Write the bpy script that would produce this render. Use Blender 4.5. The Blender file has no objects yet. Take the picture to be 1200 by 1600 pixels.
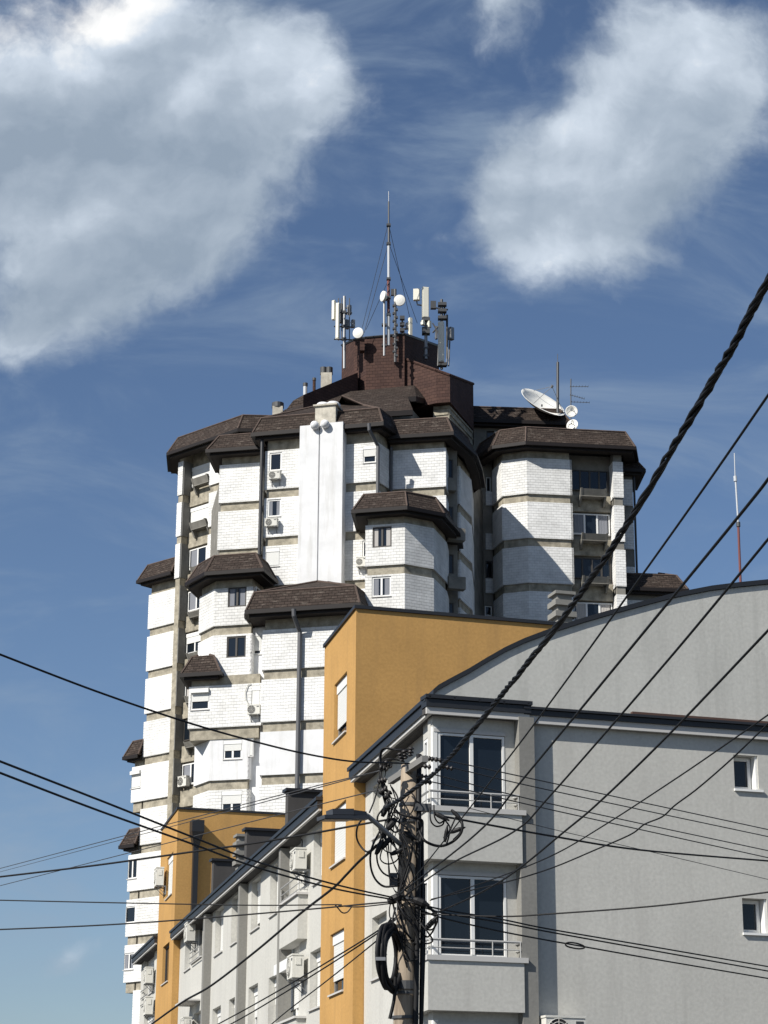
import bpy, math, random
from mathutils import Vector
random.seed(7)
scene = bpy.context.scene
col = scene.collection
# ------------------------------------------------------------------ camera geometry
F = 3300.0
PITCH = math.radians(17.7)
EYE = 1.6
_zen = Vector((51.0, F / math.tan(PITCH), F)).normalized()
_fw = Vector((0, 0, 1))
_Y = (_fw - _zen * _fw.dot(_zen)).normalized()
_X = Vector((_Y.y * _zen.z - _Y.z * _zen.y, _Y.z * _zen.x - _Y.x * _zen.z, _Y.x * _zen.y - _Y.y * _zen.x))
if _X.x < 0: _X = -_X
def ray(px, py):
    v = Vector((px - 600.0, 800.0 - py, F))
    return Vector((v.dot(_X), v.dot(_Y), v.dot(_zen)))
def at_depth(px, py, d):
    r = ray(px, py); t = d / r.y
    return Vector((r.x * t, d, EYE + r.z * t))
def at_z(px, py, z):
    r = ray(px, py); t = (z - EYE) / r.z
    return Vector((r.x * t, r.y * t))
def z_at(px, py, P):
    r = ray(px, py)
    return EYE + r.z * (P.y / r.y)
def V2(x, y): return Vector((x, y))

# ------------------------------------------------------------------ mesh builder
BASE = {}
class MB:
    def __init__(s): s.v = []; s.f = []
    def add(s, pts, faces):
        n = len(s.v); s.v += [Vector(p) for p in pts]
        s.f += [tuple(i + n for i in f) for f in faces]
    def poly(s, *pts): s.add(pts, [tuple(range(len(pts)))])
    def hexa(s, p):      # 8 points: bottom loop, top loop
        s.add(p, [(3, 2, 1, 0), (4, 5, 6, 7), (0, 1, 5, 4), (1, 2, 6, 5), (2, 3, 7, 6), (3, 0, 4, 7)])
    def box(s, c, dx, dy, dz, ax=None):
        ux, uy, uz = ax if ax else (Vector((1, 0, 0)), Vector((0, 1, 0)), Vector((0, 0, 1)))
        c = Vector(c); p = []
        for k in (-1, 1):
            for i, j in ((-1, -1), (1, -1), (1, 1), (-1, 1)):
                p.append(c + ux * (i * dx / 2) + uy * (j * dy / 2) + uz * (k * dz / 2))
        s.hexa(p)
    def prism(s, plan, z0, z1):
        n = len(plan)
        p = [Vector((q.x, q.y, z0)) for q in plan] + [Vector((q.x, q.y, z1)) for q in plan]
        f = [tuple(range(n - 1, -1, -1)), tuple(range(n, 2 * n))]
        f += [(i, (i + 1) % n, (i + 1) % n + n, i + n) for i in range(n)]
        s.add(p, f)
    def tube(s, pts, r, seg=6, cap=True, r1=None):
        pts = [Vector(p) for p in pts]; n = len(pts)
        if n < 2: return
        b = len(s.v); prev = None
        for i, p in enumerate(pts):
            d = (pts[min(i + 1, n - 1)] - pts[max(i - 1, 0)])
            if d.length < 1e-9: d = Vector((0, 0, 1))
            d.normalize()
            if prev is None:
                a = Vector((0, 0, 1)) if abs(d.z) < .9 else Vector((1, 0, 0))
                u = d.cross(a).normalized()
            else:
                u = (prev - d * prev.dot(d))
                u = u.normalized() if u.length > 1e-6 else d.cross(Vector((1, 0, 0))).normalized()
            prev = u; w = d.cross(u)
            rr = r if r1 is None else r + (r1 - r) * i / (n - 1)
            for k in range(seg):
                a = 2 * math.pi * k / seg
                s.v.append(p + u * (math.cos(a) * rr) + w * (math.sin(a) * rr))
        for i in range(n - 1):
            for k in range(seg):
                k2 = (k + 1) % seg
                s.f.append((b + i * seg + k, b + i * seg + k2, b + (i + 1) * seg + k2, b + (i + 1) * seg + k))
        if cap:
            s.f.append(tuple(b + k for k in range(seg - 1, -1, -1)))
            s.f.append(tuple(b + (n - 1) * seg + k for k in range(seg)))
    def lathe(s, c, axis, prof, seg=20, sx=1.0):   # prof: list of (dist along axis, radius)
        axis = Vector(axis).normalized()
        a = Vector((0, 0, 1)) if abs(axis.z) < .9 else Vector((1, 0, 0))
        u = axis.cross(a).normalized(); w = u.cross(axis)
        b = len(s.v)
        for (t, r) in prof:
            for k in range(seg):
                an = 2 * math.pi * k / seg
                s.v.append(Vector(c) + axis * t + u * (math.cos(an) * r * sx) + w * (math.sin(an) * r))
        for i in range(len(prof) - 1):
            for k in range(seg):
                k2 = (k + 1) % seg
                s.f.append((b + i * seg + k, b + i * seg + k2, b + (i + 1) * seg + k2, b + (i + 1) * seg + k))
    def build(s, name, mat, parent=None, smooth=False, origin=None):
        if parent is not None: base = BASE[parent.name]
        elif origin is not None: base = Vector(origin)
        else:
            xs = [v.x for v in s.v]; ys = [v.y for v in s.v]; zs = [v.z for v in s.v]
            base = Vector(((min(xs) + max(xs)) / 2, (min(ys) + max(ys)) / 2, min(zs)))
        me = bpy.data.meshes.new(name)
        me.from_pydata([tuple(v - base) for v in s.v], [], s.f)
        me.materials.append(mat)
        uv = me.uv_layers.new(name='UVMap')
        Z = Vector((0, 0, 1))
        for p in me.polygons:
            n = p.normal
            if abs(n.z) > .97: u = Vector((1, 0, 0)); w = Vector((0, 1, 0))
            else:
                u = Z.cross(n).normalized(); w = n.cross(u)
            for li in p.loop_indices:
                co = s.v[me.loops[li].vertex_index]
                uv.data[li].uv = (co.dot(u), co.dot(w))
            if smooth: p.use_smooth = True
        me.validate()
        o = bpy.data.objects.new(name, me); col.objects.link(o)
        if parent is not None: o.parent = parent
        else: o.location = base
        BASE[o.name] = base
        return o
def build_parts(mb, name, mat, parent):
    """one object for every unconnected piece of the builder's mesh"""
    par = list(range(len(mb.v)))
    def find(a):
        while par[a] != a: par[a] = par[par[a]]; a = par[a]
        return a
    for f in mb.f:
        for i in f[1:]: par[find(i)] = find(f[0])
    groups = {}
    for f in mb.f: groups.setdefault(find(f[0]), []).append(f)
    out = []
    for fs in groups.values():
        idx = sorted({i for f in fs for i in f}); mp_ = {i: k for k, i in enumerate(idx)}
        m2 = MB(); m2.add([mb.v[i] for i in idx], [tuple(mp_[i] for i in f) for f in fs]); out.append(m2.build(name, mat, parent))
    return out
def tag(o, label=None, cat=None, group=None, kind=None):
    if label: o['label'] = label
    if cat: o['category'] = cat
    if group: o['group'] = group
    if kind: o['kind'] = kind
    return o
def thing(name, label, cat, loc, group=None):
    o = bpy.data.objects.new(name, None); col.objects.link(o)
    o.location = loc; o.empty_display_size = .3
    BASE[o.name] = Vector(loc)
    return tag(o, label, cat, group)

# ------------------------------------------------------------------ materials
def mat(name, color, rough=.8, spec=.3, metal=0.0):
    m = bpy.data.materials.new(name); m.use_nodes = True
    b = m.node_tree.nodes['Principled BSDF']
    b.inputs['Base Color'].default_value = (*color, 1)
    b.inputs['Roughness'].default_value = rough
    b.inputs['Specular IOR Level'].default_value = spec
    b.inputs['Metallic'].default_value = metal
    return m
class NT:
    def __init__(s, m): s.t = m.node_tree; s.b = s.t.nodes.get('Principled BSDF')
    def n(s, typ, **kw):
        o = s.t.nodes.new(typ)
        for k, v in kw.items():
            if k in o.inputs: o.inputs[k].default_value = v
            else: setattr(o, k, v)
        return o
    def l(s, a, b): s.t.links.new(a, b)
    def ramp(s, fac, stops):
        r = s.t.nodes.new('ShaderNodeValToRGB'); e = r.color_ramp.elements
        while len(e) < len(stops): e.new(.5)
        for i, (p, c) in enumerate(stops):
            e[i].position = p; e[i].color = (*c, 1) if len(c) == 3 else c
        s.l(fac, r.inputs[0]); return r.outputs[0]
    def mix(s, fac, a, b, mode='MIX'):
        x = s.t.nodes.new('ShaderNodeMix'); x.data_type = 'RGBA'; x.blend_type = mode
        for sock, v in ((x.inputs[0], fac), (x.inputs[6], a), (x.inputs[7], b)):
            if hasattr(v, 'links') or hasattr(v, 'is_linked'): s.l(v, sock)
            elif isinstance(v, (int, float)): sock.default_value = v
            else: sock.default_value = (*v, 1)
        return x.outputs[2]
    def bump(s, h, strength, dist):
        b = s.n('ShaderNodeBump'); b.inputs['Strength'].default_value = strength; b.inputs['Distance'].default_value = dist
        s.l(h, b.inputs['Height']); s.l(b.outputs[0], s.b.inputs['Normal'])
def plaster(name, c, var=.12, scale=1.2, grain=.35, stain=None, gsize=60):
    m = mat(name, c, .9, .2); t = NT(m)
    uv = t.n('ShaderNodeTexCoord').outputs['UV']
    n1 = t.n('ShaderNodeTexNoise', Scale=scale, Detail=6.0, Roughness=.6); t.l(uv, n1.inputs['Vector'])
    n2 = t.n('ShaderNodeTexNoise', Scale=float(gsize), Detail=2.0); t.l(uv, n2.inputs['Vector'])
    lo = tuple(x * (1 - var) for x in c); hi = tuple(min(1, x * (1 + var)) for x in c)
    a = t.ramp(n1.outputs[0], [(.3, lo), (.7, hi)])
    g = t.ramp(n2.outputs[0], [(.25, (1 - grain * .5,) * 3), (.75, (1 + grain * .12,) * 3)])
    cc = t.mix(1.0, a, g, 'MULTIPLY')
    # rain streaks: noise stretched vertically
    mp = t.n('ShaderNodeMapping'); mp.inputs['Scale'].default_value = (2.6, .22, 1); t.l(uv, mp.inputs['Vector'])
    n3 = t.n('ShaderNodeTexNoise', Scale=1.0, Detail=5.0, Roughness=.65); t.l(mp.outputs[0], n3.inputs['Vector'])
    sc = stain or tuple(x * .72 for x in c)
    f = t.ramp(n3.outputs[0], [(.50, (0, 0, 0)), (.76, (.62, .62, .62))])
    cc = t.mix(f, cc, sc)
    t.l(cc, t.b.inputs['Base Color'])
    t.bump(n2.outputs[0], .35 if gsize > 20 else .16, .012)
    return m
def shingle(name, c1, c2, cm, bw, bh, bump=.5, dist=.03, wear=None, mortar=.05, wearpos=(.60, .72)):
    m = mat(name, c1, .85, .2); t = NT(m)
    uv = t.n('ShaderNodeTexCoord').outputs['UV']
    nd = t.n('ShaderNodeTexNoise', Scale=2.3, Detail=3.0); t.l(uv, nd.inputs['Vector'])
    ma = t.n('ShaderNodeVectorMath', operation='MULTIPLY_ADD')
    ma.inputs[1].default_value = (.07, .045, 0); t.l(nd.outputs['Color'], ma.inputs[0]); t.l(uv, ma.inputs[2])
    br = t.n('ShaderNodeTexBrick'); br.offset = .5
    br.inputs['Scale'].default_value = 1; br.inputs['Brick Width'].default_value = bw; br.inputs['Row Height'].default_value = bh
    br.inputs['Mortar Size'].default_value = mortar * bh; br.inputs['Mortar Smooth'].default_value = .4; br.inputs['Bias'].default_value = 0
    br.inputs['Color1'].default_value = (*c1, 1); br.inputs['Color2'].default_value = (*c2, 1); br.inputs['Mortar'].default_value = (*cm, 1)
    t.l(ma.outputs[0], br.inputs['Vector'])
    n1 = t.n('ShaderNodeTexNoise', Scale=.9, Detail=6.0, Roughness=.7); t.l(uv, n1.inputs['Vector'])
    g = t.ramp(n1.outputs[0], [(.3, (.78,) * 3), (.7, (1.12,) * 3)])
    cc = t.mix(1.0, br.outputs['Color'], g, 'MULTIPLY')
    if wear:
        mp = t.n('ShaderNodeMapping'); mp.inputs['Scale'].default_value = (1.3, 5.0, 1); t.l(uv, mp.inputs['Vector'])
        n3 = t.n('ShaderNodeTexNoise', Scale=1.3, Detail=7.0, Roughness=.75); t.l(mp.outputs[0], n3.inputs['Vector'])
        f = t.ramp(n3.outputs[0], [(wearpos[0], (0, 0, 0)), (wearpos[1], (.8, .8, .8))])
        cc = t.mix(f, cc, wear)
    if name.startswith('white'):
        oi = t.n('ShaderNodeObjectInfo')
        cc = t.mix(1.0, cc, t.ramp(oi.outputs['Random'], [(0, (.90, .895, .88)), (.5, (1, 1, 1)), (1, (1.03, 1.03, 1.03))]), 'MULTIPLY')
    t.l(cc, t.b.inputs['Base Color'])
    # saw-tooth row profile so that each course casts a fine edge
    sx = t.n('ShaderNodeSeparateXYZ'); t.l(ma.outputs[0], sx.inputs[0])
    md = t.n('ShaderNodeMath', operation='DIVIDE'); md.inputs[1].default_value = bh; t.l(sx.outputs[1], md.inputs[0])
    fr = t.n('ShaderNodeMath', operation='FRACT'); t.l(md.outputs[0], fr.inputs[0])
    sub = t.n('ShaderNodeMath', operation='SUBTRACT'); sub.inputs[0].default_value = 1.0; t.l(fr.outputs[0], sub.inputs[1])
    fm = t.n('ShaderNodeMath', operation='SUBTRACT'); t.l(sub.outputs[0], fm.inputs[0]); t.l(br.outputs['Fac'], fm.inputs[1])
    t.bump(fm.outputs[0], bump, dist)
    return m
M = {}
M['cladding'] = shingle('white_painted_shingle', (.76, .76, .745), (.69, .69, .675), (.46, .46, .44), .31, .165, .6, .03, (.57, .555, .52), .04, (.60, .78))
M['smooth'] = plaster('white_smooth_render', (.70, .705, .71), .08, 1.1, .14, (.45, .44, .41))
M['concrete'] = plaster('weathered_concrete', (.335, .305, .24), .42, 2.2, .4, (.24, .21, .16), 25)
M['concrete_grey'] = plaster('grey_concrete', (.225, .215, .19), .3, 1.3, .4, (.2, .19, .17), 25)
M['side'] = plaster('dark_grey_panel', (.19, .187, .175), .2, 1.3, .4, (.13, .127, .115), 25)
M['roof'] = shingle('brown_roof_shingle', (.052, .038, .031), (.033, .024, .0195), (.016, .012, .010), .34, .17, .8, .05, (.165, .14, .118), .08, (.54, .68))
M['brown'] = shingle('red_brown_shingle', (.078, .043, .034), (.056, .031, .026), (.036, .02, .017), .34, .2, .4, .03, (.16, .09, .07), .07, (.66, .8))
M['fascia'] = mat('dark_brown_board', (.011, .008, .0075), .6)
M['ridge'] = plaster('worn_ridge_tile', (.105, .078, .066), .3, 3, .3)
M['soffit'] = mat('dark_soffit_board', (.036, .029, .025), .85)
M['grey'] = plaster('grey_textured_render', (.53, .522, .482), .05, .5, .26, (.41, .40, .37), 14)
M['gable'] = plaster('grey_gable_render', (.53, .527, .49), .06, .5, .24, (.35, .35, .325), 14)
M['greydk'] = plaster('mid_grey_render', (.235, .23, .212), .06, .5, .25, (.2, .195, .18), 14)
M['orange'] = plaster('orange_render', (.495, .288, .100), .09, .6, .26, (.36, .215, .085), 14)
M['gutter'] = mat('anthracite_metal', (.018, .019, .022), .45, .5)
M['trim'] = mat('light_grey_trim', (.50, .49, .47), .8)
M['dkgrey'] = plaster('dark_grey_render_and_shade', (.075, .072, .07), .1, .8, .2)  # roof parapets; also holds the painted shade of the eave soffits
M['glass'] = mat('window_glass', (.008, .012, .018), .04, .5)
M['frame'] = mat('white_window_frame', (.74, .74, .72), .5)
M['dkframe'] = mat('dark_window_frame', (.06, .055, .05), .5)
M['curtain'] = mat('grey_curtain', (.20, .21, .235), .9)
M['guide'] = mat('grey_shutter_guide', (.20, .195, .185), .7)
M['curtain_pale'] = mat('pale_curtain', (.42, .40, .38), .9)
M['metal'] = mat('galvanised_metal', (.26, .265, .27), .45, .5, .5)
M['dkmetal'] = mat('dark_metal', (.055, .057, .06), .5, .5)
M['rail'] = mat('grey_painted_rail', (.36, .36, .35), .5)
M['pipe'] = mat('grey_zinc_pipe', (.10, .102, .108), .5, .4)
M['cable'] = mat('black_cable', (.008, .008, .009), .6, .3)
M['wire'] = mat('dark_grey_wire', (.045, .045, .047), .6, .3)
M['ac'] = plaster('ivory_painted_steel', (.62, .61, .56), .05, 3, .1)
M['dark'] = mat('dark_grille', (.03, .03, .03), .7)
M['panel'] = mat('antenna_panel_plastic', (.72, .70, .60), .5)
M['dish'] = mat('white_dish_paint', (.78, .77, .72), .5)
M['redpaint'] = mat('red_mast_paint', (.17, .06, .055), .7)
M['whitepaint'] = mat('white_mast_paint', (.50, .52, .54), .5)
M['chim'] = plaster('stained_chimney_render', (.50, .47, .40), .3, 2.5, .3, (.26, .23, .18))
M['lamp'] = mat('dark_grey_lamp_housing', (.05, .055, .065), .5)
M['lampglass'] = mat('frosted_lamp_lens', (.07, .07, .068), .35)
M['porcelain'] = mat('dark_insulator', (.02, .017, .016), .5, .4)
m = mat('slatted_shutter', (.70, .70, .67), .6); t = NT(m)
uv = t.n('ShaderNodeTexCoord').outputs['UV']; sx = t.n('ShaderNodeSeparateXYZ'); t.l(uv, sx.inputs[0])
mm = t.n('ShaderNodeMath', operation='MULTIPLY'); mm.inputs[1].default_value = 16.0; t.l(sx.outputs[1], mm.inputs[0])
fr = t.n('ShaderNodeMath', operation='FRACT'); t.l(mm.outputs[0], fr.inputs[0])
t.l(t.ramp(fr.outputs[0], [(0, (.36, .36, .35)), (.14, (.70, .70, .67)), (1, (.74, .74, .71))]), t.b.inputs['Base Color'])
t.bump(fr.outputs[0], .4, .02)
M['shutter'] = m
m = mat('weathered_wood', (.28, .23, .175), .85); t = NT(m)
tc = t.n('ShaderNodeTexCoord'); mp = t.n('ShaderNodeMapping'); mp.inputs['Scale'].default_value = (9, 9, .5); t.l(tc.outputs['Object'], mp.inputs['Vector'])
nn = t.n('ShaderNodeTexNoise', Scale=2.0, Detail=8.0, Roughness=.7); t.l(mp.outputs[0], nn.inputs['Vector'])
t.l(t.ramp(nn.outputs[0], [(.3, (.16, .125, .095)), (.5, (.29, .235, .175)), (.72, (.40, .34, .27))]), t.b.inputs['Base Color'])
t.bump(nn.outputs[0], .5, .02)
M['wood'] = m
m = mat('asphalt_ground', (.07, .07, .068), .9); t = NT(m)
tc = t.n('ShaderNodeTexCoord'); nn = t.n('ShaderNodeTexNoise', Scale=.6, Detail=8.0); t.l(tc.outputs['Object'], nn.inputs['Vector'])
t.l(t.ramp(nn.outputs[0], [(.3, (.045, .045, .043)), (.7, (.085, .083, .078))]), t.b.inputs['Base Color'])
M['ground'] = m

# ------------------------------------------------------------------ wall frames
class Face:
    """vertical plane: origin o, horizontal direction u, outward normal n = (u.y, -u.x)"""
    def __init__(s, a, b=None, u=None):
        s.o = V2(a.x, a.y)
        s.u = (V2(b.x, b.y) - s.o).normalized() if u is None else V2(*u).normalized()
        s.len = (V2(b.x, b.y) - s.o).length if b is not None else 0
        s.n = V2(s.u.y, -s.u.x)
        s.U = Vector((s.u.x, s.u.y, 0)); s.N = Vector((s.n.x, s.n.y, 0)); s.Zv = Vector((0, 0, 1))
    def off(s, d):
        f = Face(s.o + s.n * d, u=s.u); f.len = s.len; return f
    def p(s, a, z, d=0.0):
        q = s.o + s.u * a + s.n * d
        return Vector((q.x, q.y, z))
    def hit(s, px, py):
        r = ray(px, py)
        t = (s.o.x * s.n.x + s.o.y * s.n.y) / (r.x * s.n.x + r.y * s.n.y)
        q = r * t
        return ((q.x - s.o.x) * s.u.x + (q.y - s.o.y) * s.u.y, EYE + q.z)
    def rect(s, x0, y0, x1, y1):
        """pixel rectangle given by left x, top y at left, right x, bottom y at left"""
        a, z1 = s.hit(x0, y0); a2, z0 = s.hit(x0, y1); b, _ = s.hit(x1, (y0 + y1) / 2)
        return ((a + a2) / 2, b, z0, z1)
    def box(s, mb, a0, a1, z0, z1, d0, d1):
        mb.hexa([s.p(a0, z0, d1), s.p(a1, z0, d1), s.p(a1, z0, d0), s.p(a0, z0, d0),
                 s.p(a0, z1, d1), s.p(a1, z1, d1), s.p(a1, z1, d0), s.p(a0, z1, d0)])
    def wall(s, mb, a0, a1, z0, z1, d, back, holes=(), rcap=True):
        """front skin at offset d with rectangular holes, reveals and outer edges back to offset `back`"""
        hs = [(max(a0, h[0]), min(a1, h[1]), max(z0, h[2]), min(z1, h[3])) for h in holes]
        hs = [h for h in hs if h[1] - h[0] > .02 and h[3] - h[2] > .02]
        A = sorted(set([a0, a1] + [x for h in hs for x in h[:2]])); Zs = sorted(set([z0, z1] + [x for h in hs for x in h[2:]]))
        for i in range(len(A) - 1):
            for j in range(len(Zs) - 1):
                ca = (A[i] + A[i + 1]) / 2; cz = (Zs[j] + Zs[j + 1]) / 2
                if any(h[0] < ca < h[1] and h[2] < cz < h[3] for h in hs): continue
                mb.poly(s.p(A[i], Zs[j], d), s.p(A[i + 1], Zs[j], d), s.p(A[i + 1], Zs[j + 1], d), s.p(A[i], Zs[j + 1], d))
        for h in hs:
            b0, b1, y0, y1 = h
            mb.poly(s.p(b0, y0, d), s.p(b0, y1, d), s.p(b0, y1, back), s.p(b0, y0, back))
            mb.poly(s.p(b1, y0, d), s.p(b1, y0, back), s.p(b1, y1, back), s.p(b1, y1, d))
            mb.poly(s.p(b0, y0, d), s.p(b0, y0, back), s.p(b1, y0, back), s.p(b1, y0, d))
            mb.poly(s.p(b0, y1, d), s.p(b1, y1, d), s.p(b1, y1, back), s.p(b0, y1, back))
        mb.poly(s.p(a0, z0, d), s.p(a0, z1, d), s.p(a0, z1, back), s.p(a0, z0, back))
        if rcap: mb.poly(s.p(a1, z0, d), s.p(a1, z0, back), s.p(a1, z1, back), s.p(a1, z1, d))
        mb.poly(s.p(a0, z0, d), s.p(a0, z0, back), s.p(a1, z0, back), s.p(a1, z0, d))
        mb.poly(s.p(a0, z1, d), s.p(a1, z1, d), s.p(a1, z1, back), s.p(a0, z1, back))

def window(f, R, parent, d=0.0, panes=1, shutter=0.0, frame='frame', sill=True, box=False, fw=.07, curtain=0, front=0.0, solid=False, split=None, handle=False):
    """window built in hole R; glass plane at offset d, wall surface at offset `front`"""
    a0, a1, z0, z1 = R
    g = .012
    a0 += g; a1 -= g; z0 += g; z1 -= g
    fw = min(fw, (a1 - a0) * .16)
    mb = MB(); t0, t1 = d - .02, d + .05
    f.box(mb, a0, a0 + fw, z0, z1, t0, t1); f.box(mb, a1 - fw, a1, z0, z1, t0, t1)
    f.box(mb, a0 + fw, a1 - fw, z0, z0 + fw, t0, t1 - .003); f.box(mb, a0 + fw, a1 - fw, z1 - fw, z1, t0, t1 - .003)
    cuts = split if split else [i / panes for i in range(1, panes)]
    for c in cuts:
        x = a0 + (a1 - a0) * c
        f.box(mb, x - fw * .75, x + fw * .75, z0 + fw, z1 - fw, t0, t1 + .012)
    o = mb.build('window', M[frame], parent)
    mb = MB(); f.box(mb, a0 + fw * .5, a1 - fw * .5, z0 + fw * .5, z1 - fw * .5, d, d + .012)
    mb.build('pane', M['glass'], o)
    if curtain:
        mb = MB(); w = (a1 - a0)
        cw = [(0.06, .06 + .28 * curtain), (.94 - .28 * curtain, .94)]
        for c in cw:
            n = 8
            pts = []
            for i in range(n + 1):
                x = a0 + w * (c[0] + (c[1] - c[0]) * i / n)
                pts.append((x, d + .017 + .008 * (i % 2)))
            for i in range(n):
                mb.poly(f.p(pts[i][0], z0 + fw, pts[i][1]), f.p(pts[i + 1][0], z0 + fw, pts[i + 1][1]), f.p(pts[i + 1][0], z1 - fw, pts[i + 1][1]), f.p(pts[i][0], z1 - fw, pts[i][1]))
            mb.build('curtain', M['curtain' if int(a0 * 37 + z0 * 11) % 3 else 'curtain_pale'], o); mb = MB()
    if shutter > 0:
        mb = MB(); f.box(mb, a0 + .03, a1 - .03, z1 - (z1 - z0) * shutter, z1 - .02, d + .055, d + .075)
        mb.build('shutter', M['shutter'], o)
        if box:
            mb = MB(); bz = min(.24, (z1 - z0) * .2)
            f.box(mb, a0 + .006, a1 - .006, z1 - bz, z1 - .005, d + .066, d + .10 if box != 'out' else front + .16)
            mb.build('shutter_box', M['frame'], o)
    if sill:
        mb = MB(); f.box(mb, a0 - .03, a1 + .03, z0 - .045, z0 - .004, d + .03, front + .05)
        mb.build('sill', M['trim'], o)
    return o

# ================================================================== SETTING, LIGHT
def offset_chain(ch, d):
    out = []; n = len(ch)
    for i in range(n):
        ns = []
        if i > 0:
            e = (ch[i] - ch[i - 1]).normalized(); ns.append(V2(e.y, -e.x))
        if i < n - 1:
            e = (ch[i + 1] - ch[i]).normalized(); ns.append(V2(e.y, -e.x))
        if len(ns) == 1: out.append(ch[i] + ns[0] * d)
        else:
            b = (ns[0] + ns[1])
            k = 2 / max(b.length_squared, .5)
            out.append(ch[i] + b * k * d)
    return out
def P3(q, z): return Vector((q.x, q.y, z))

mb = MB(); mb.poly((-3000, -3000, 0), (3000, -3000, 0), (3000, 3000, 0), (-3000, 3000, 0))
tag(mb.build('ground', M['ground'], origin=(0, 0, 0)), kind='structure')

# ================================================================== WHITE TOWER BLOCK
FL = 2.8; BH = .52
def zk(k): return 38.7 - FL * k
tower = thing('tower_block', 'tall white shingled tower block with concrete bands and brown mansard roofs', 'apartment tower', (2, 125, 0))
BACK = V2(0.0, 1.0)
def chain_px(k, pts): return [at_z(x, y, zk(k)) for x, y in pts]

def block(chain, zbot, ztop, k0, k1, windows=(), skin='cladding', core='concrete', faces=None, th=.12, backd=5.0, smooth_k=(), tops=None, ext=0):
    """chain = outer corners of the white skin; storeys k0..k1 (k = band index below the storey)"""
    inner = offset_chain(chain, -th)
    plan = inner + [inner[-1] + BACK * backd, inner[0] + BACK * backd]
    mb = MB(); mb.prism(plan, zbot, ztop); mb.build('concrete_wall', M[core], tower)
    fs = [Face(chain[i], chain[i + 1]) for i in range(len(chain) - 1)]
    holes = {}
    for (fi, px, kw) in windows:
        R = fs[fi].rect(*px); holes.setdefault(fi, []).append(R)
    mbs = {}
    idx = faces if faces is not None else range(len(fs))
    for i in idx:
        f = fs[i]
        for k in range(k0, k1 + 1):
            z0 = zk(k) - (0.0 if k < 900 else 0); z1 = zk(k - 1) - BH
            if tops is not None: z1 = min(z1, tops)
            z0 = max(z0, zbot)
            if z1 - z0 < .3: continue
            key = 'smooth' if k in smooth_k else skin
            m_ = mbs.setdefault((key, k), MB())
            # ends mitre into the neighbours
            f_in = [inner[i], inner[i + 1]]
            hs = [h for h in holes.get(i, []) if h[3] > z0 and h[2] < z1]
            f.wall(m_, 0, f.len, z0, z1, 0, -th, hs)
    for (key, k), m_ in mbs.items(): m_.build('cladding' if key != 'smooth' else 'render_panel', M[key], tower)
    for (fi, px, kw) in windows:
        R = fs[fi].rect(*px)
        window(fs[fi], R, tower, d=-th + .03, **kw)
    return fs

def roof(chain, zeave, oh=.9, fh=.32, rise=.95, inset=.7, rise2=.35, inset2=1.6, backd=4.0, soff=.35):
    """mansard skirt: soffit, fascia, steep shingled skirt, flatter shingled top"""
    o0 = offset_chain(chain, oh); inn = offset_chain(chain, -.10)
    o1 = offset_chain(chain, oh - inset); o2 = offset_chain(chain, oh - inset - inset2)
    n = len(chain)
    mb = MB()
    zt = zeave + fh
    for i in range(n - 1):
        mb.poly(P3(o0[i], zt), P3(o0[i + 1], zt), P3(o1[i + 1], zt + rise), P3(o1[i], zt + rise))
        mb.poly(P3(o1[i], zt + rise), P3(o1[i + 1], zt + rise), P3(o2[i + 1], zt + rise + rise2), P3(o2[i], zt + rise + rise2))
    back = [o2[-1] + BACK * backd, o2[0] + BACK * backd]
    mb.poly(*[P3(q, zt + rise + rise2) for q in o2 + back])
    # end walls of the roof volume
    for (a, b, c, q) in ((o0[0], o1[0], o2[0], back[1]), (o0[-1], o1[-1], o2[-1], back[0])):
        mb.poly(P3(a, zt), P3(b, zt + rise), P3(c, zt + rise + rise2), P3(q, zt + rise + rise2), P3(q, zt))
    r = mb.build('mansard_roof', M['roof'], tower)
    mb = MB(); rk = Vector((0, 0, .03))
    mb.tube([P3(q, zt + rise) + rk for q in o1], .055, 5)
    for i in range(n):
        if 0 < i < n - 1 and (chain[i] - chain[i - 1]).normalized().dot((chain[i + 1] - chain[i]).normalized()) > .97: continue
        mb.tube([P3(o0[i], zt) + rk, P3(o1[i], zt + rise) + rk, P3(o2[i], zt + rise + rise2) + rk], .06, 5)
    mb.build('ridge_cap', M['ridge'], r)
    mb = MB()
    og = offset_chain(chain, oh + .07)
    for i in range(n - 1):
        # gutter board, proud of a second lower board
        mb.hexa([P3(o0[i], zeave + fh * .42), P3(og[i], zeave + fh * .42), P3(og[i + 1], zeave + fh * .42), P3(o0[i + 1], zeave + fh * .42),
                 P3(o0[i], zt + .03), P3(og[i], zt + .03), P3(og[i + 1], zt + .03), P3(o0[i + 1], zt + .03)])
        om = offset_chain(chain, oh - .16)
        mb.poly(P3(om[i], zeave), P3(om[i + 1], zeave), P3(om[i + 1], zt - .01), P3(om[i], zt - .01))
        mb.poly(P3(om[i], zeave + fh * .43), P3(om[i + 1], zeave + fh * .43), P3(o0[i + 1], zeave + fh * .43), P3(o0[i], zeave + fh * .43))
    mb.build('fascia', M['fascia'], r)
    mb = MB()
    for i in range(n - 1):
        mb.poly(P3(inn[i], zeave + .02), P3(inn[i + 1], zeave + .02), P3(om[i + 1], zeave + .02), P3(om[i], zeave + .02))
    mb.build('soffit', M['soffit'], r)
    return r
def eave_z(chain, i, oh, px, py):
    q = offset_chain(chain, oh)[i]; return z_at(px, py, q)
def pipe(pts, r=.09, parent=None, m='pipe', name='drainpipe'):
    mb = MB(); mb.tube(pts, r, 8); return mb.build(name, M[m], parent or tower)

W = dict
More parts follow.
